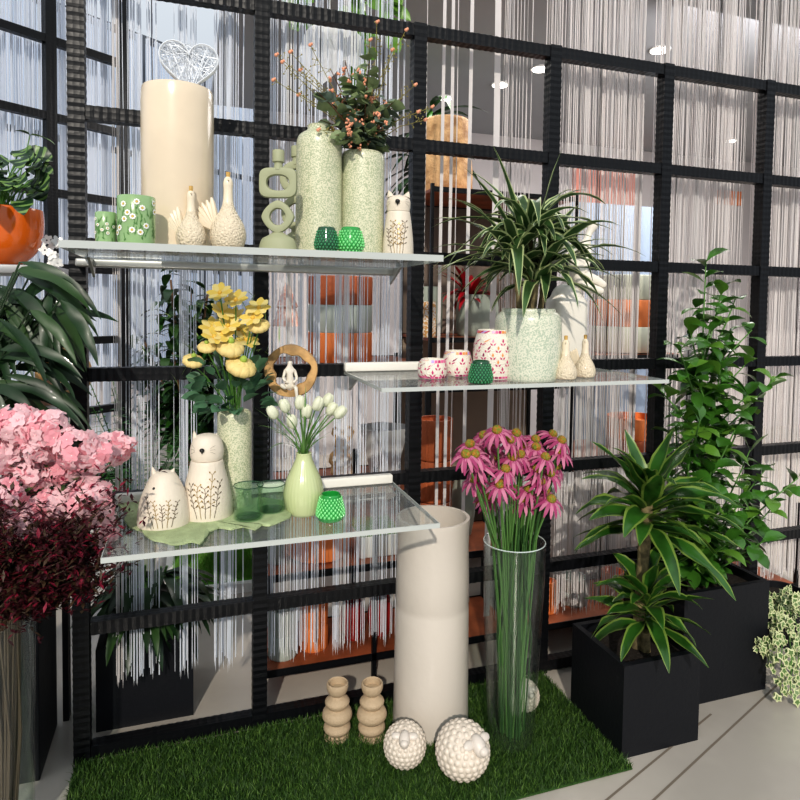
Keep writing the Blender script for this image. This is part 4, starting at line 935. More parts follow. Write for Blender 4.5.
# ------------------------------------------------------------------ white sculpture behind the dracaena pot
q0 = atZ(577, 372, SH2); c = V((q0.x+.01, -.13, SH2)); s = mpp(c)
t = thing('sculpture', 'white abstract sitting figure on a tall rounded cream block', 'sculpture', c)
mb = MB(); z1 = zat(580, 296, c); w = 20*s
mb.box((c.x-w*1.0, c.y-.055, SH2), (c.x+w*.95, c.y+.055, z1), bev=.03); mb.lathe((c.x, c.y), smoothp([(z1-.03, w*.98), (z1, w*.9), (z1+.035, w*.62), (z1+.05, w*.1)], 3), 32, 0, False, True, squash=.6); build(mb, 'plinth_block', mat('cream_block', (.78, .74, .66), .4, coat=.2), t)
Pq = lambda x, y, dy=0: atY(x, y, c.y+dy)
P_ = [Pq(574, 279), Pq(575, 265), Pq(581, 250), Pq(586, 241, -.0), Pq(590, 231), Pq(595, 221), Pq(577, 252), Pq(573, 264, -.02), Pq(578, 274, -.03), Pq(589, 247), Pq(587, 262, -.02), Pq(584, 274, -.03), Pq(582, 276, -.01), Pq(596, 280, -.03), Pq(606, 287, -.04), Pq(580, 284, -.01), Pq(590, 288, -.04), Pq(604, 292, -.05)]
E_ = [(0,1),(1,2),(2,3),(3,4),(4,5),(2,6),(6,7),(7,8),(2,9),(9,10),(10,11),(0,12),(12,13),(13,14),(0,15),(15,16),(16,17)]
skin('abstract_figure', P_, E_, [s*k*1.25 for k in (8, 7.5, 7, 3.2, 2.8, 7.2, 4, 3.4, 2.6, 4, 3.2, 2.6, 5.5, 4.2, 3, 5.5, 4.4, 3)], whitem, t)

# ------------------------------------------------------------------ left side: plants, glass vase, plinth, shelf
t = thing('display_plinth', 'matt black square plinth at the lower left behind the glass vase', 'plinth', (-.28, .0, 0))
mb = MB(); q = atZ(40, 781, 0); mb.box((q.x-.42, q.y+.0, 0), (q.x, q.y+.30, .60), bev=.004); build(mb, 'plinth_block', planter_black, t, smooth=False)
c = V((-.165, -.36, 0)); 
t = thing('glass_vase', 'tall clear glass vase full of pale twigs at the lower left corner', 'vase', (c.x, c.y, 0))
mb = MB(); rr = .092; pz = [(0, rr*.9), (.006, rr), (.3, rr), (.70, rr*1.08), (.702, rr*1.05), (.70, rr*1.03), (.3, rr*.95), (.02, rr*.93), (.018, .001)]; mb.lathe(c, pz, 40); build(mb, 'vessel', clear, t)
# red foliage bouquet
tR = thing('red_leaf_bouquet', 'large bunch of fine dark red foliage in the lower left glass vase', 'bouquet', (c.x, c.y, .03)); rg = random.Random(18); st = MB(); lv = MB()
for i in range(95):
    x = rg.uniform(-50, 118); y = rg.uniform(488, 598) if rg.random() < .8 else rg.uniform(470, 620)
    if x > 95: y = min(max(y, 500), 580)
    tip = atY(x, y, c.y-.02+rg.uniform(-.14, .14)); a = rg.uniform(0, 6.28); b = V((c.x+math.cos(a)*.04, c.y+math.sin(a)*.04, .03)); a1 = a+rg.uniform(-.8, .8); mid_ = V((c.x+math.cos(a1)*.06, c.y+math.sin(a1)*.06, .69))
    st.tube([b, b.lerp(mid_, .5)+V((rg.uniform(-.02, .02), 0, 0)), mid_, mid_.lerp(tip, .5)+V((0, 0, .02)), tip], [.004, .0035, .003, .002, .001], 5)
    for k in range(52):
        q = mid_.lerp(tip, .25+.85*rg.random()); q = q+V((rg.gauss(0, .028), rg.gauss(0, .028), rg.gauss(0, .028)))
        for z in range(3):
            lv.leaf(q, V((rg.uniform(-1, 1), rg.uniform(-1, 1), rg.uniform(-.3, 1))), rg.uniform(.016, .032), rg.uniform(.007, .012), .3, rg.choice((0, 0, 0, 1, 2, 2)), None, 2, .1)
build(st, 'stems', mat('pale_twig', (.10, .07, .045), .7), tR); build(lv, 'foliage', [red1, red2, red3], tR, smooth=False)
# pink blossoms
b0 = V((-.22, -.02, .60)); tP = thing('pink_blossom_bouquet', 'big heads of pale pink blossoms above the dark red foliage', 'bouquet', b0); rg = random.Random(19); st = MB(); gl = MB()
cl = [(20, 425, 26), (48, 432, 26), (76, 448, 24), (2, 455, 26), (112, 448, 20), (97, 455, 18), (128, 445, 6), (60, 470, 18), (30, 475, 22), (86, 470, 10), (20, 520, 30), (55, 505, 22), (90, 500, 26), (60, 525, 18), (105, 535, 12), (5, 500, 26), (-12, 430, 22), (40, 448, 18), (101, 512, 16), (78, 512, 14)]
for (x, y, R) in cl:
    h = atY(x, y, -.36+rg.uniform(-.06, .04)); s = mpp(h); st.tube([b0+V((rg.uniform(-.03, .03), 0, 0)), b0.lerp(h, .5)+V((0, 0, .03)), h], .003, 5); mb = MB(); nfl = max(5, int(R*R/13))
    for i in range(nfl):
        d = V((rg.gauss(0, 1), -abs(rg.gauss(0, 1))-.2, rg.gauss(.2, 1))).normalized(); o = h+d*R*s*rg.uniform(.75, 1.0); a, b, dd = frame((d+V((rg.uniform(-.4, .4), 0, rg.uniform(-.4, .4)))).normalized())
        m = rg.choice((0, 1, 1))
        for k in range(5):
            th = 2*PI*k/5; dr = a*math.cos(th)+b*math.sin(th); sd = dd.cross(dr); L = .020*rg.uniform(.9, 1.15)
            mb.add([o, o+dr*L*.55-sd*L*.48+dd*L*.15, o+dr*L*1.05-sd*L*.2+dd*L*.12, o+dr*L*1.05+sd*L*.2+dd*L*.12, o+dr*L*.55+sd*L*.48+dd*L*.15], [(0, 1, 2, 3, 4)], m)
        mb.ball(o+dd*.002, .0022, 2, 5, 3)
    build(mb, 'blossom_head', [pk, pk2, pkh], tP, smooth=False)
for i in range(26): gl.leaf(atY(rg.uniform(0, 100), rg.uniform(460, 500), -.33), V((rg.uniform(-1, 1), -.5, rg.uniform(-.2, 1))), .06, .035, .5, 0, None, 5, .2)
build(st, 'stems', stemb, tP); build(gl, 'foliage', mat('blossom_leaf', (.06, .12, .03), .5), tP)

# shelf stand carrying the calathea
zc = atY(30, 262, .12).z; zl = zc-.015
t = thing('display_stand', 'narrow grey metal stand at left holding the orange pot', 'stand', (-.34, .14, 0))
mb = MB(); xr = atY(66, 266, .02).x-.03; mb.box((xr-.62, .0, zl-.03), (xr-.0, .30, zl), bev=.004); build(mb, 'stand_top', mat('grey_metal', (.42, .42, .42), .4, .5), t)
for x in (xr-.60, xr-.03):
    for y in (.24, .27): 
        mb = MB(); mb.box((x, y, 0), (x+.02, y+.02, zl-.03)); build(mb, 'leg', planter_black, t, smooth=False)
zb2 = atY(40, 403, .16).z
mb = MB(); mb.box((xr-.585, .02, zb2-.02), (xr-.005, .30, zb2), bev=.003); build(mb, 'lower_board', MATS['grey_metal'], t)
cp = V((atY(44, 400, .12).x, .12, zb2)); s = mpp(cp); mb = MB(); mb.lathe(cp, hollow([(zb2+.001, 12*s), (zb2+.05, 15*s), (zb2+.052, 17*s), (zb2+.075, 17.5*s)], .006, .03), 32); build(mb, 'clay_pot', clayp, loc=cp, label='small weathered clay pot half hidden among the long dark leaves', cat='pot')
cq_ = V((atY(64, 372, .22).x, .22, zb2)); R_ = .078; mb = MB(); mb.tube([(cq_.x+R_*math.cos(2*PI*i/40), .22, zb2+R_+.017+R_*math.sin(2*PI*i/40)) for i in range(41)], .016, 8); build(mb, 'wooden_ring', ringw, loc=cq_, label='pale wooden ring standing behind the leaves beside the clay pot', cat='ornament')
# calathea in orange pot
c = V((atY(4, 262, .13).x, .13, zl)); s = mpp(c); t = thing('potted_calathea', 'patterned calathea in a glossy orange pot, upper left', 'potted plant', c)
pp_ = smoothp(prof(4, c, [(263, 16), (260, 24), (250, 34), (238, 40), (222, 42.5), (210, 42), (205, 41.5)], zl), 3); mb = MB(); mb.lathe(c, hollow(pp_, .008, .03), 44); build(mb, 'pot', orange, t)
zt = pp_[-1][0]; mb = MB(); mb.lathe(c, [(zt-.02, 39*s), (zt-.0195, .001)], 24, 0, False); build(mb, 'soil', soil, t)
mb = MB(); st = MB(); rg = random.Random(20)
for i in range(40):
    x, y = rg.uniform(-45, 38), rg.uniform(150, 204)
    q = atY(x, y, .13+rg.uniform(-.14, .10)); base = V((c.x+rg.uniform(-.03, .03), c.y, zt-.02)); st.tube([base, base.lerp(q, .6)+V((0, 0, .02)), q], .0022, 5); a = math.atan2(q.y-c.y-.1, q.x-c.x)
    mb.leaf(q, V((math.cos(a), math.sin(a)-.3, rg.uniform(-.3, .5))), rg.uniform(.08, .12), rg.uniform(.06, .08), rg.uniform(.4, .9), 0, 1, 12, .12, rg.uniform(-.3, .3), .9, 0, V((0, -1, .5)), mfun=lambda i_, c_: 1 if (i_ % 3 == 1) else 0)
q = atY(30, 135, .1); st.tube([c+V((0,0,.1)), q+V((-.01, 0, -.05)), q], .002, 5); mb.leaf(q, (.9, -.3, .0), .09, .035, .5, 1, None, 6, .2); mb.leaf(q, (-.6, -.3, .3), .05, .03, .5, 0, 1, 6, .2)
build(st, 'stems', stemg, t); build(mb, 'foliage', [lf_cal, lf_cal2], t)
# little white orchid ornament on the stand
q = atY(52, 262, .10); q.z = zl; t = thing('orchid_ornament', 'small glassy white orchid ornament beside the orange pot', 'ornament', q); mb = MB(); rg = random.Random(22)
mb.lathe(q, [(zl, .022), (zl+.004, .022), (zl+.008, .004)], 16, 0, True, True); mb.tube([q, q+V((.004, 0, .05)), q+V((0, 0, .10))], .0015, 4); build(mb, 'base', whiteb, t); mb = MB()
for i in range(9):
    h = q+V((rg.uniform(-.022, .022), rg.uniform(-.02, .0), rg.uniform(.01, .10))); daisyhead(mb, h, V((rg.uniform(-.5, .5), -1, .3)), 5, .018, .014, .3, 0, None, rg, .3)
build(mb, 'petals', mat('orchid_white', (.88, .88, .86), .2), t)

# big long-leafed plant at left
b0 = V((-.36, -.06, .60)); t = thing('potted_longleaf_plant', 'large dark plant with long drooping leaves at left edge above the blossoms', 'potted plant', b0)
mb = MB(); mb.lathe((b0.x, b0.y), hollow([(.6005, .075), (.72, .10), (.76, .105)], .008, .03), 32); build(mb, 'pot', clayp, t)
st = MB(); mb = MB(); rg = random.Random(23)
LV = [((20, 300), (72, 345), .05), ((50, 290), (50, 350), .055), ((60, 300), (92, 350), .055), ((30, 275), (60, 275), .05), ((20, 262), (90, 300), .05), ((0, 300), (32, 345), .05), ((-5, 330), (30, 345), .05), ((0, 350), (70, 360), .05), ((5, 375), (80, 410), .04), ((-10, 390), (40, 400), .05), ((30, 310), (70, 350), .05), ((0, 285), (50, 335), .05), ((20, 270), (88, 318), .045), ((0, 320), (40, 370), .045), ((10, 340), (60, 390), .045), ((-20, 300), (10, 360), .05), ((-20, 360), (20, 410), .05), ((20, 385), (75, 415), .04), ((30, 350), (75, 370), .04)]
LV = LV+[((a[0]+rg.uniform(-14, 10), a[1]+rg.uniform(-6, 16)), (b[0]+rg.uniform(-16, 4), b[1]+rg.uniform(-6, 18)), w) for a, b, w in LV]
for (a, b, w) in LV:
    Y = -.22+rg.uniform(-.10, .08); A = atY(*a, Y+.03); B = atY(*b, Y-.03); d = B-A; L = d.length
    mb.leaf(A, d.normalized()+V((0, 0, .38)), L*1.3, w*.62, .85, rg.choice((0, 0, 1)), None, 10, .3, rg.uniform(-.5, .5), .75, 0, V((0, -1, .6)))
    st.tube([V((b0.x, b0.y, .72)), V((b0.x-.06, b0.y-.02, 1.0)), A], .003, 5)
for i in range(55):
    x, y = rg.uniform(-50, 30), rg.uniform(285, 400); A = atY(x, y, -.16+rg.uniform(-.06, .1)); mb.leaf(A, V((rg.uniform(-.3, 1), rg.uniform(-.6, .2), rg.uniform(-.3, .6))), rg.uniform(.18, .28), .036, .9, rg.choice((0, 0, 1)), None, 8, .2, 0, .75, 0, V((0, -1, .5)))
build(st, 'stems', lf_dk, t); build(mb, 'foliage', [lf_dk, lf_dk2], t)

# ------------------------------------------------------------------ behind the partition
# planter with palm behind leftmost bay
t = thing('potted_palm', 'dark leafy palm in a black square planter behind the leftmost bay', 'potted plant', (.18, .32, 0))
x0 = atZ(96, 733, 0).x; planter(x0, x0+.335, .135, .47, .305, t)
mb = MB(); st = MB(); rg = random.Random(24); o = V((x0+.17, .30, .27))
for i in range(17):
    a = rg.uniform(0, 6.28); top = o+V((math.cos(a)*.12, math.sin(a)*.10, rg.uniform(.1, .32))); st.tube([o+V((rg.uniform(-.05, .05), 0, 0)), top], .005, 5)
    for k in range(6):
        a2 = a+rg.uniform(-1.4, 1.4); q = o.lerp(top, rg.uniform(.5, 1)); mb.leaf(q, V((math.cos(a2), math.sin(a2), rg.uniform(-.1, .6))), rg.uniform(.16, .30), rg.uniform(.035, .05), rg.uniform(.8, 1.6), rg.choice((0, 0, 1)), None, 8, .25, 0, .8)
build(st, 'stems', stemg, t); build(mb, 'foliage', [lf_dk, lf_dk2], t)
# tall fern and shrubs behind
t = thing('potted_fern', 'tall green fern standing behind the strings of the leftmost bay', 'potted plant', (.10, 1.30, 0)); o = V((.10, 1.30, 0))
mb = MB(); mb.lathe(o, hollow([(0, .06), (.25, .08), (.34, .09)], .01, .04), 32); build(mb, 'pot', greyp, t)
mb = MB(); rg = random.Random(25)
for i in range(30):
    a = rg.uniform(0, 6.28); el = rg.uniform(.8, 1.45); d = V((math.cos(a)*math.cos(el), math.sin(a)*math.cos(el), math.sin(el))); q = o+V((0, 0, .3)); L = rg.uniform(.6, .9); dr = rg.uniform(.5, 1.3); n = 22
    for k in range(n):
        q2 = q+d*L/n; sd = d.cross(V((0, 0, 1))).normalized(); mb.tube([q, q2], .0025, 3, cap=False); w = .10*math.sin(PI*min(1, .15+k/n*.85))
        if k > 4:
            for sg in (-1, 1): mb.leaf(q2, sd*sg+d*.4, w, .016, .4, rg.choice((0, 1)), None, 3, .1)
        d = (d+V((0, 0, -1))*dr/n).normalized(); q = q2
build(mb, 'fronds', [lf_co, mat('fern_green', (.06, .20, .04), .5, trans=.15)], t)
t = thing('potted_bush', 'dense dark green bush behind the strings of the leftmost bay', 'potted plant', (.34, 2.55, 0)); o = ORG[t.name]
mb = MB(); mb.lathe(o, hollow([(0, .14), (.3, .18), (.38, .19)], .01, .04), 32); build(mb, 'pot', greyp, t)
mb = MB(); st = MB(); rg = random.Random(51)
for i in range(26):
    a = rg.uniform(0, 6.28); r_ = rg.uniform(.05, .42); top = V((o.x+r_*math.cos(a), o.y+r_*math.sin(a)*.7, rg.uniform(.7, 1.75))); st.tube([(o.x, o.y, .36), V((o.x, o.y, .36)).lerp(top, .5)+V((0, 0, .1)), top], .008, 5)
    for k in range(34):
        a2 = rg.uniform(0, 6.28); mb.leaf(V((o.x, o.y, .4)).lerp(top, rg.uniform(.3, 1.05))+V((rg.gauss(0, .05), rg.gauss(0, .05), 0)), V((math.cos(a2), math.sin(a2), rg.uniform(-.2, .7))), rg.uniform(.14, .26), rg.uniform(.04, .07), rg.uniform(.5, 1.3), rg.choice((0, 0, 1, 2)), None, 6, .2)
build(st, 'stems', stemb, t); build(mb, 'foliage', [lf_dk, lf_dk2, lf_co], t)
# raised turf bed with pale kerb
t = thing('turf_bed', 'bright turf patch with a pale kerb on the floor behind the leftmost bay', 'turf bed', (.47, 1.6, 0)); mb = MB(); mb.box((.22, 1.15, 0), (.76, 2.1, .05)); build(mb, 'kerb', whiteb, t, smooth=False)
mb = MB(); mb.box((.26, 1.19, .05), (.72, 2.06, .055)); rg = random.Random(26)
for i in range(9000):
    x, y = rg.uniform(.27, .71), rg.uniform(1.2, 2.05); h = rg.uniform(.02, .04); w = .003; lx, ly = rg.gauss(0, .012), rg.gauss(0, .012)
    mb.add([(x-w, y, .054), (x+w, y, .054), (x+lx, y+ly, .054+h)], [(0, 1, 2)], rg.choice((0, 1)))
build(mb, 'grass_pile', [mat('bed_green', (.10, .30, .03), .7), g2], t, smooth=False, kind='stuff')

# shelving units behind the strings
def unit(x0, x1, y0, y1, boards, ztop, label, uprights=None):
    t = thing('shelving_unit', label, 'shelving unit', ((x0+x1)/2, (y0+y1)/2, 0)); w = .018
    ups = uprights or [x0, x1-w]
    for x in ups:
        for y in (y0, y1-w):
            mb = MB(); mb.box((x, y, 0), (x+w, y+w, ztop)); build(mb, 'upright', black, t, smooth=False)
    for z in boards:
        mb = MB(); mb.box((x0+w, y0+.006, z-.018), (x1-w, y1-.006, z)); build(mb, 'board', woodb, t, smooth=False)
        for ya in (y0, y1-.005): mb = MB(); mb.box((x0+w, ya, z-.025), (x1-w, ya+.005, z+.004)); build(mb, 'shelf_rail', black, t, smooth=False)
    return t
BZ1, BZ2 = .12, .50
unit(.615, 1.74, .13, .50, (BZ1, BZ2), .9, 'low black metal shelving with brown boards behind the tulip vase and floor vase', [.615, 1.06, 1.722])
unit(1.80, 3.4, .13, .50, (BZ1,), .55, 'low black metal shelving with a brown board behind the planters', [1.80, 2.45, 3.382])
def bpot(px, by, base, hw, H, m, label, name='ribbed_pot', cat='pot', Y=None, shape=0, group='ribbed pots on the low shelving', rib=.03):
    if Y is None: c = place(px, by, base, hw)
    else: c = V((atY(px, by, Y).x, Y, base))
    s = mpp(c); R = hw*s; z = base
    pr = {0: [(z, R*.9), (z+.008, R), (z+H*.48, R*.97), (z+H*.5, R*.93), (z+H*.52, R*.96), (z+H, R*.95)],
          1: [(z, R*.7), (z+H*.3, R*.95), (z+H*.6, R), (z+H*.9, R*.8), (z+H, R*.72)],
          2: [(z, R), (z+H, R)]}[shape]
    if shape == 1: pr = smoothp(pr, 3)
    mb = MB(); mb.lathe(c, hollow(pr, .006, H*.3), 64 if rib else 36, rib=rib, nrib=24 if rib else 0)
    return build(mb, name, m, loc=c, label=label, cat=cat, group=group)
bpot(282.5, 666, BZ1, 14.5, .20, greyp2, 'grey-green ribbed pot on the bottom board, leftmost', Y=.24)
bpot(313.5, 655, BZ1, 14.5, .20, terra2, 'orange ribbed pot on the bottom board beside the grey-green one', Y=.27)
bpot(352, 640, BZ1, 13, .16, redp, 'deep red glazed pot on the bottom board', Y=.30, shape=1, rib=0, group=None)
bpot(380, 640, BZ1, 13, .16, redp, 'second deep red glazed pot, right beside the tall floor vase', Y=.30, shape=1, rib=0, group=None)
bpot(318, 575, BZ2, 29, .22, terra2, 'wide orange ribbed planter on the upper board below the tulip vase', Y=.31)
bpot(276, 575, BZ2, 9, .15, greyp, 'slim grey pot beside the wide orange planter', Y=.27, group=None)
# white box with turf
xq = atY(374, 560, .28).x; t = thing('turf_box', 'white box topped with green turf on the upper board', 'planter box', (xq, .28, BZ2)); mb = MB(); mb.box((xq-.085, .2, BZ2), (xq+.085, .36, BZ2+.09), bev=.004); build(mb, 'box', whiteb, t)
mb = MB(); 
for i in range(2500):
    x, y = rg.uniform(xq-.08, xq+.08), rg.uniform(.205, .355); h = rg.uniform(.02, .05); mb.add([(x-.002, y, BZ2+.089), (x+.002, y, BZ2+.089), (x+rg.gauss(0, .008), y+rg.gauss(0, .008), BZ2+.09+h)], [(0, 1, 2)], rg.choice((0, 1)))
build(mb, 'turf', [MATS['bed_green'], g2], t, smooth=False, kind='stuff')
# terracotta stack in the opening
z3 = atY(432, 500, .34).z
c = V((atY(434, 500, .32).x, .32, BZ2)); s = mpp(c); H = (atY(434, 418, .32).z-BZ2)/3
for i, lb in enumerate(('bottom terracotta ribbed pot of the stack in the open bay', 'middle terracotta ribbed pot of the stack in the open bay', 'top terracotta ribbed pot of the stack in the open bay')):
    mb = MB(); z = BZ2+i*H; R = 17.5*s; mb.lathe(c, hollow([(z+.001, R*.88), (z+.01, R*.95), (z+H-.012, R), (z+H-.002, R)], .006, .03), 64, rib=.025, nrib=28); build(mb, 'terracotta_pot', terra, loc=(c.x, c.y, z), label=lb, cat='pot', group='stack of terracotta pots')
bpot(462, 575, BZ2, 12, .28, greyp, 'grey-green tall pot beside the terracotta stack', Y=.36, shape=1, rib=0, group=None)
bpot(548, 620, BZ1, 8, .15, terra2, 'slim orange ribbed jar on the board beside the coneflower vase', Y=.25)
bpot(573, 610, BZ1, 14, .13, greyp2, 'low grey glass pot beside the slim orange jar', Y=.3, rib=0, group=None)
bpot(612, 605, BZ1, 12, .13, terra2, 'short orange ribbed pot half hidden by the corn plant', Y=.3)

# tall display unit further back
Yb = 1.15
zA = atY(340, 361, Yb).z; zB = atY(620, 352, Yb).z
def wide_unit(x0, x1, y0, y1, boards, ztop, label): return unit(x0, x1, y0, y1, boards, ztop, label)
zlow = atY(380, 478, Yb).z
xa, xb = atY(262, 400, Yb).x, atY(412, 400, Yb).x
wide_unit(xa, xb, Yb-.28, Yb+.30, (.35, zlow, zA), zA+.02, 'tall dark shelving behind the wooden ring holding stacked round planters')
def stack(px, Y, hw, ys, mats_, labels, name='round_planter'):
    c = V((atY(px, ys[0], Y).x, Y, 0)); s = mpp(V((c.x, c.y, 1.5)))
    for i in range(len(mats_)):
        z0, z1 = atY(px, ys[i], Y).z, atY(px, ys[i+1], Y).z; mb = MB(); R = hw*s
        mb.lathe(c, hollow([(z0+.001, R*.96), (z0+.01, R), (z1-.006, R), (z1-.001, R*.99)], .008, .04), 56); build(mb, name, mats_[i], loc=(c.x, c.y, z0), label=labels[i], cat='planter', group='stacked round planters')
stack(340, Yb, 32, (361, 332, 305, 277), [terra2, greyp2, terra], ['bottom orange round planter of the stack behind the ring', 'grey-green round planter in the middle of the stack behind the ring', 'top orange-brown round planter of the stack behind the ring'])
# twisted driftwood
q = atY(342, 478, Yb-.12); q.z = zlow; t = thing('driftwood', 'twisted pale driftwood branch standing behind the tulips', 'branch', q); mb = MB(); rg = random.Random(27)
for k in range(4):
    pts = []
    for i in range(12): pts.append(q+V((.05*math.sin(i*.9+k*1.7)+.01*k-.02, .02*math.cos(i*.8+k), .33*i/11)))
    mb.tube(pts, [.014-.0006*i for i in range(12)], 7)
build(mb, 'branches', twigm, t)
# angular pale grey pot
q = atY(383, 478, Yb-.05); q.z = zlow; s = mpp(q); mb = MB(); mb.lathe(q, hollow([(zlow, 12*s), (zlow+.05, 15*s), (atY(383, 425, Yb).z, 27*s)], .008, .04), 6, ang=.3); build(mb, 'faceted_pot', mat('pale_grey', (.62, .62, .60), .6), loc=q, label='pale grey faceted tapering pot behind the strings', cat='pot', smooth=False)
# sparkling tree lamp
q = atY(287, 325, Yb-.1); q.z = zA; s = mpp(q); mb = MB(); zt_ = atY(287, 283, Yb).z; zb_ = atY(287, 326, Yb-.1).z; t = thing('cone_lamp', 'pink and orange glittering cone ornament left of the stacked planters', 'ornament', q)
mb.lathe(q, [(zA, .03), (zA+.006, .03), (zA+.008, .006), (zb_, .006)], 16, 0, True, True); build(mb, 'stem', whiteb, t); mb = MB(); mb.lathe(q, [(zb_, 15*s), (zb_+(zt_-zb_)*.4, 9*s), (zb_+(zt_-zb_)*.45, 11*s), (zt_, 1.5*s)], 20, 0, True, True); build(mb, 'cone', sparkle, t)

# open bay display: dark shelf, rattan lamps, planters, red plant
Yc = 1.25; x0, x1 = atY(415, 300, Yc).x, atY(555, 300, Yc).x
zD = atY(440, 336, Yc).z; zE = atY(450, 196, Yc).z
unit(x0, x1, Yc-.25, Yc+.3, (.4, atY(440, 376, Yc).z-.04, zD, zE), zE+.02, 'tall black shelving with brown boards seen through the open bay')
t_ = [o_ for o_ in COL.objects if o_.get('label') == 'tall black shelving with brown boards seen through the open bay'][0]
mb = MB(); mb.box((x0+.02, Yc+.302, zD), (x1-.02, Yc+.312, zE)); build(mb, 'back_panel', mat('back_panel_brown', (.15, .115, .09), .7), t_, smooth=False)
mb = MB(); mb.box((x0+.02, Yc+.302, .02), (x1-.02, Yc+.312, zD-.001)); build(mb, 'back_panel', mat('back_panel_tan', (.36, .29, .22), .7), t_, smooth=False)
def drum(px, y0, y1, hw, Y, base, m, label, name='rattan_lamp', cat='lamp', bulge=1.0):
    c = V((atY(px, y1, Y).x, Y, base)); s = mpp(V((c.x, c.y, base))); z1 = atY(px, y0, Y).z; R = hw*s; H = z1-base
    mb = MB(); mb.lathe(c, hollow(smoothp([(base+.001, R*.9), (base+H*.15, R*bulge), (base+H*.7, R*bulge), (z1, R*.92)], 3), .006, .05), 36); return build(mb, name, m, loc=c, label=label, cat=cat)
drum(446, 157, 197, 26, Yc, zE, rattan, 'lower round rattan-brown shell lamp on the tall shelving'); zz = atY(446, 157, Yc).z
drum(446, 121, 156, 24, Yc, zz+.002, rattan, 'upper rattan-brown shell lamp stacked above the lower one')
drum(477, 295, 337, 21, Yc, zD, greyp, 'large dark grey-green planter holding the red-leafed plant', 'planter', 'planter'); drum(428, 287, 337, 14, Yc+.1, zD, greyp, 'dark green planter behind the mosaic-patterned pot', 'planter', 'planter')
drum(428, 302, 330, 8, Yc-.14, zD, speckle_mat('terrazzo', (.75, .72, .66), (.55, .3, .1), 90), 'small cream and orange patterned pot on the tall shelving', 'patterned_pot', 'pot')
cq = V((atY(470, 300, Yc).x, Yc, atY(470, 296, Yc).z-.02)); t = thing('red_leaf_plant', 'red and green leafed cordyline growing from the grey-green planter', 'plant', cq); mb = MB(); rg = random.Random(28)
for i in range(50):
    a = rg.uniform(0, 6.28); el = rg.uniform(.1, 1.3); mb.leaf(cq, V((math.cos(a)*math.cos(el), math.sin(a)*math.cos(el), math.sin(el))), rg.uniform(.16, .30), .035, rg.uniform(.4, 1.2), rg.choice((0, 0, 1)), None, 7, .25)
mb.tube([cq-V((0,0,.02)), cq+V((0,0,.03))], .01, 6, 1); build(mb, 'foliage', [redl, lf_dk], t)
zl_ = atY(440, 376, Yc).z-.04
for i, (px, w, h, m, lb) in enumerate(((433, .05, .05, mat('red_box', (.6, .03, .02), .5), 'small red box on the board behind the mosaic votives'), (448, .07, .09, tanbox, 'tan cardboard box beside the small red box'), (465, .06, .07, tanbox, 'smaller tan box behind the tall mosaic votive'))):
    q = atY(px, 360, Yc-.1); mb = MB(); mb.box((q.x-w/2, Yc-.14, zl_+.0005), (q.x+w/2, Yc-.06, zl_+h), bev=.003); build(mb, 'gift_box', m, loc=(q.x, Yc-.1, zl_), label=lb, cat='box')
# tall greenery at the top of the open bay
t = thing('hanging_palm', 'dark green tall palm behind the open bay near the ceiling lamps', 'plant', (atY(432, 60, 2.4).x, 2.4, 0)); o = ORG[t.name].copy(); mb = MB(); rg = random.Random(29)
tr = MB(); tr.tube([o, o+V((.02, 0, 1.6)), o+V((0, 0, 3.0))], [.04, .03, .02], 8); tr.lathe(o, [(0, .16), (.3, .18)], 24, 0, True, True); build(tr, 'trunk', canem, t)
for i in range(110):
    a = rg.uniform(0, 6.28); el = rg.uniform(-.6, .7); mb.leaf(o+V((0, 0, rg.uniform(2.2, 3.1))), V((math.cos(a)*math.cos(el), math.sin(a)*math.cos(el), math.sin(el))), rg.uniform(.35, .6), .07, rg.uniform(.5, 1.4), rg.choice((0, 0, 1)), None, 8, .25)
build(mb, 'foliage', [lf_dk, lf_co], t)
# backdrop boards and stacked planters right of the open bay
Yr = 1.3; x0, x1 = atY(548, 400, Yr).x, atY(660, 400, Yr).x; zS = atY(620, 352, Yr).z; zR = atY(620, 456, Yr).z
unit(x0, x1, Yr-.28, Yr+.3, (.35, zR, zS), zS+.03, 'dark shelving behind the strings right of the dracaena holding orange planters')
stack(622, Yr, 34, (351, 326, 300, 276), [palew, terra2, palew], ['bottom pale round planter of the stack right of the dracaena', 'orange round planter in the stack right of the dracaena', 'top pale round planter of the stack right of the dracaena'])
stack(632, Yr, 28, (455, 436, 416), [terra, terra2], ['lower orange round planter under the right end of the middle shelf', 'upper orange round planter under the right end of the middle shelf'])
q = atY(580, 456, Yr); mb = MB(); mb.box((q.x-.09, Yr-.1, zR+.0005), (q.x+.07, Yr+.05, zR+.12), bev=.004); build(mb, 'pink_box', mat('pale_pink', (.75, .40, .32), .6), loc=(q.x, Yr, zR), label='pale pink box left of the orange planters', cat='box')
# blue-grey partition board behind
q0_, q1_ = atY(570, 300, 1.75).x, atY(662, 300, 1.75).x
mb = MB(); mb.box((q0_, 1.74, 0), (q1_, 1.78, atY(620, 205, 1.75).z)); build(mb, 'display_board', slate, loc=((q0_+q1_)/2, 1.75, 0), label='blue-grey upright display board behind the right shelving', cat='board', smooth=False)
# red and orange panels further right, as cupboards
for (xa_, ya_, xb_, yb_, m, lb) in ((572, 168, 640, 205, mat('salmon', (.70, .28, .22), .6), 'salmon pink wall panel behind the cream strings'), (716, 192, 740, 204, terra2, 'small orange wall panel behind the tall green plant')):
    a = atY(xa_, yb_, 4.19); b = atY(xb_, ya_, 4.19); mb = MB(); mb.box((a.x, 4.16, a.z), (b.x, 4.199, b.z), bev=.005); build(mb, 'wall_panel', m, loc=((a.x+b.x)/2, 4.19, a.z), label=lb, cat='panel')
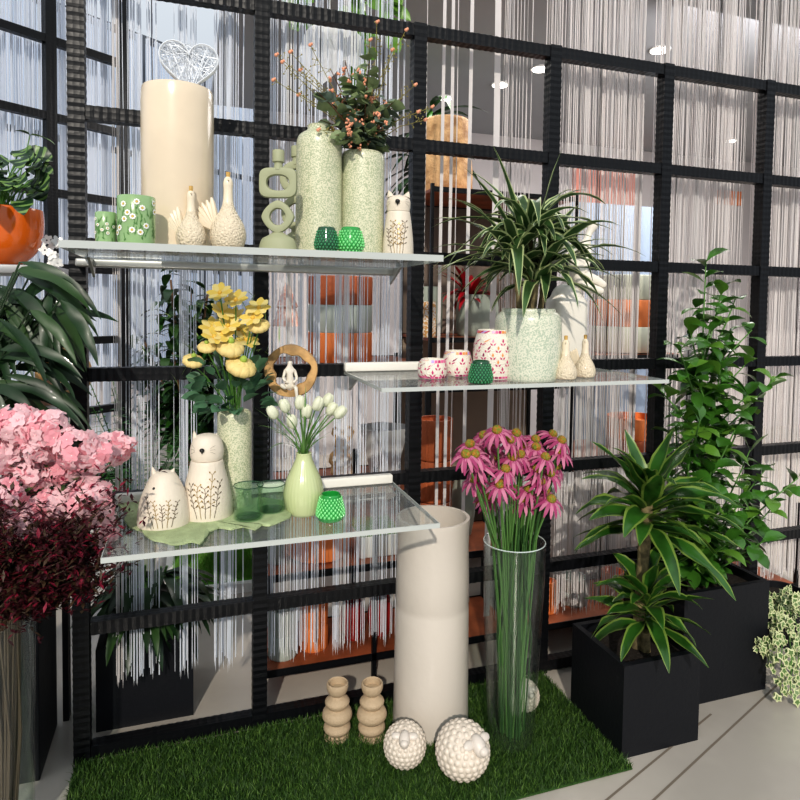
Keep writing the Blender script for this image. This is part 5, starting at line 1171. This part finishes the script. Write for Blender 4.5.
# white low counter in the middle distance
mb = MB(); a = atY(500, 560, .6).x; mb.box((a, .56, 0), (a+1.2, .80, .62), bev=.01); build(mb, 'counter', mat('counter_white', (.60, .58, .54), .6), loc=(a+.6, .68, 0), label='long plain off-white counter standing behind the low shelving', cat='counter')

# ceiling spotlights
lamp_m = mat('lamp_glow', (1, .97, .9), emis=9)
for i, (x, y, lb) in enumerate(((660, 49, 'round ceiling downlight seen at upper right through the strings'), (500, 84, 'round ceiling downlight seen above the dracaena'), (445, 97, 'round ceiling downlight seen before the dark palm'), (540, 68, 'round ceiling downlight beside the fourth post'), (730, 140, 'round ceiling downlight far back at right'))):
    q = atZ(x, y, 3.45); t = thing('ceiling_downlight', lb, 'downlight', q)
    mb = MB(); mb.tube([q+V((0, 0, -.012)), q+V((0, 0, -.0005))], .075, 24); build(mb, 'ring', whiteb, t); mb = MB(); mb.tube([q+V((0, 0, -.016)), q+V((0, 0, -.0125))], .062, 24); build(mb, 'lens', lamp_m, t)
# white paper leaf hanging behind the second bay
q = atY(322, 40, .9); t = thing('paper_leaf', 'large white translucent leaf hanging behind the strings above the eucalyptus', 'ornament', q); mb = MB()
top = atY(330, 20, .9); mb.leaf(top, V((-.25, 0, -1)), .36, .22, .1, 0, None, 10, .1, 0, .9, 0, V((0, -1, 0))); mb.leaf(top+V((.02, 0, .03)), V((.5, 0, -.9)), .30, .16, .1, 0, None, 10, .1, 0, .9, 0, V((0, -1, 0)))
build(mb, 'leaf_blade', mat('paper_white', (.9, .9, .9), .5, trans=.4), t); mb = MB(); mb.tube([top, V((top.x, top.y, 3.45))], .002, 4); build(mb, 'cord', stringw, t)
t = thing('hanging_vine', 'green vine leaves hanging behind the strings above the eucalyptus', 'plant', atY(350, 0, 1.0)); mb = MB(); rg = random.Random(41)
for (x, yb) in ((350, 60), (300, 30), (390, 40), (365, 90)):
    a = atY(x, -60, 1.0); b = atY(x, yb, 1.0); a.z = 3.45; mb.tube([a, b], .003, 4)
    for k in range(14): mb.leaf(a.lerp(b, .3+.7*k/14), V((rg.uniform(-1, 1), rg.uniform(-1, .2), rg.uniform(-.8, .2))), .13, .07, .6, 0, None, 5, .2, 0, .9, 0, V((0, -1, 0)))
build(mb, 'foliage', lf_tall2, t)

# ------------------------------------------------------------------ light
w = bpy.data.worlds.new('sky'); sc.world = w; w.use_nodes = True; nt = w.node_tree; bg = nt.nodes['Background']
tc = nt.nodes.new('ShaderNodeTexCoord'); sp = nt.nodes.new('ShaderNodeSeparateXYZ'); rp = nt.nodes.new('ShaderNodeValToRGB')
nt.links.new(tc.outputs['Generated'], sp.inputs[0]); nt.links.new(sp.outputs['Z'], rp.inputs[0]); nt.links.new(rp.outputs[0], bg.inputs[0])
rp.color_ramp.elements[0].position = 0; rp.color_ramp.elements[0].color = (.42, .46, .52, 1); rp.color_ramp.elements[1].position = .5; rp.color_ramp.elements[1].color = (.86, .93, 1.0, 1)
bg.inputs[1].default_value = .9
def sun(d, e, col, ang):
    l = bpy.data.lights.new('sun', 'SUN'); l.energy = e; l.color = col; l.angle = math.radians(ang); o = bpy.data.objects.new('sun', l); COL.objects.link(o)
    o.rotation_euler = V(d).to_track_quat('-Z', 'Y').to_euler()
sun((.30, .86, -.52), 2.5, (1, .92, .81), 1.2)
def area(loc, to, size, e, col):  # added fill light, brightens the shop interior and the strings from behind
    l = bpy.data.lights.new('area', 'AREA'); l.size = size; l.energy = e; l.color = col; o = bpy.data.objects.new('added_fill', l); COL.objects.link(o); o.location = loc
    o.rotation_euler = (V(to)-V(loc)).to_track_quat('-Z', 'Y').to_euler()
area((2.2, 1.9, 3.4), (2.2, 2.2, 0), 1.6, 60, (1, .96, .93)); area((4.6, 2.0, 3.4), (4.6, 2.2, 0), 1.6, 60, (1, .96, .93))
area((4.0, .9, 3.3), (4.0, 4.2, 1.8), 1.5, 60, (1, .95, .93))
sc.view_settings.view_transform = 'Standard'; sc.view_settings.look = 'Medium High Contrast'; sc.view_settings.exposure = -.15
sc.cycles.max_bounces = 8; sc.cycles.transparent_max_bounces = 24
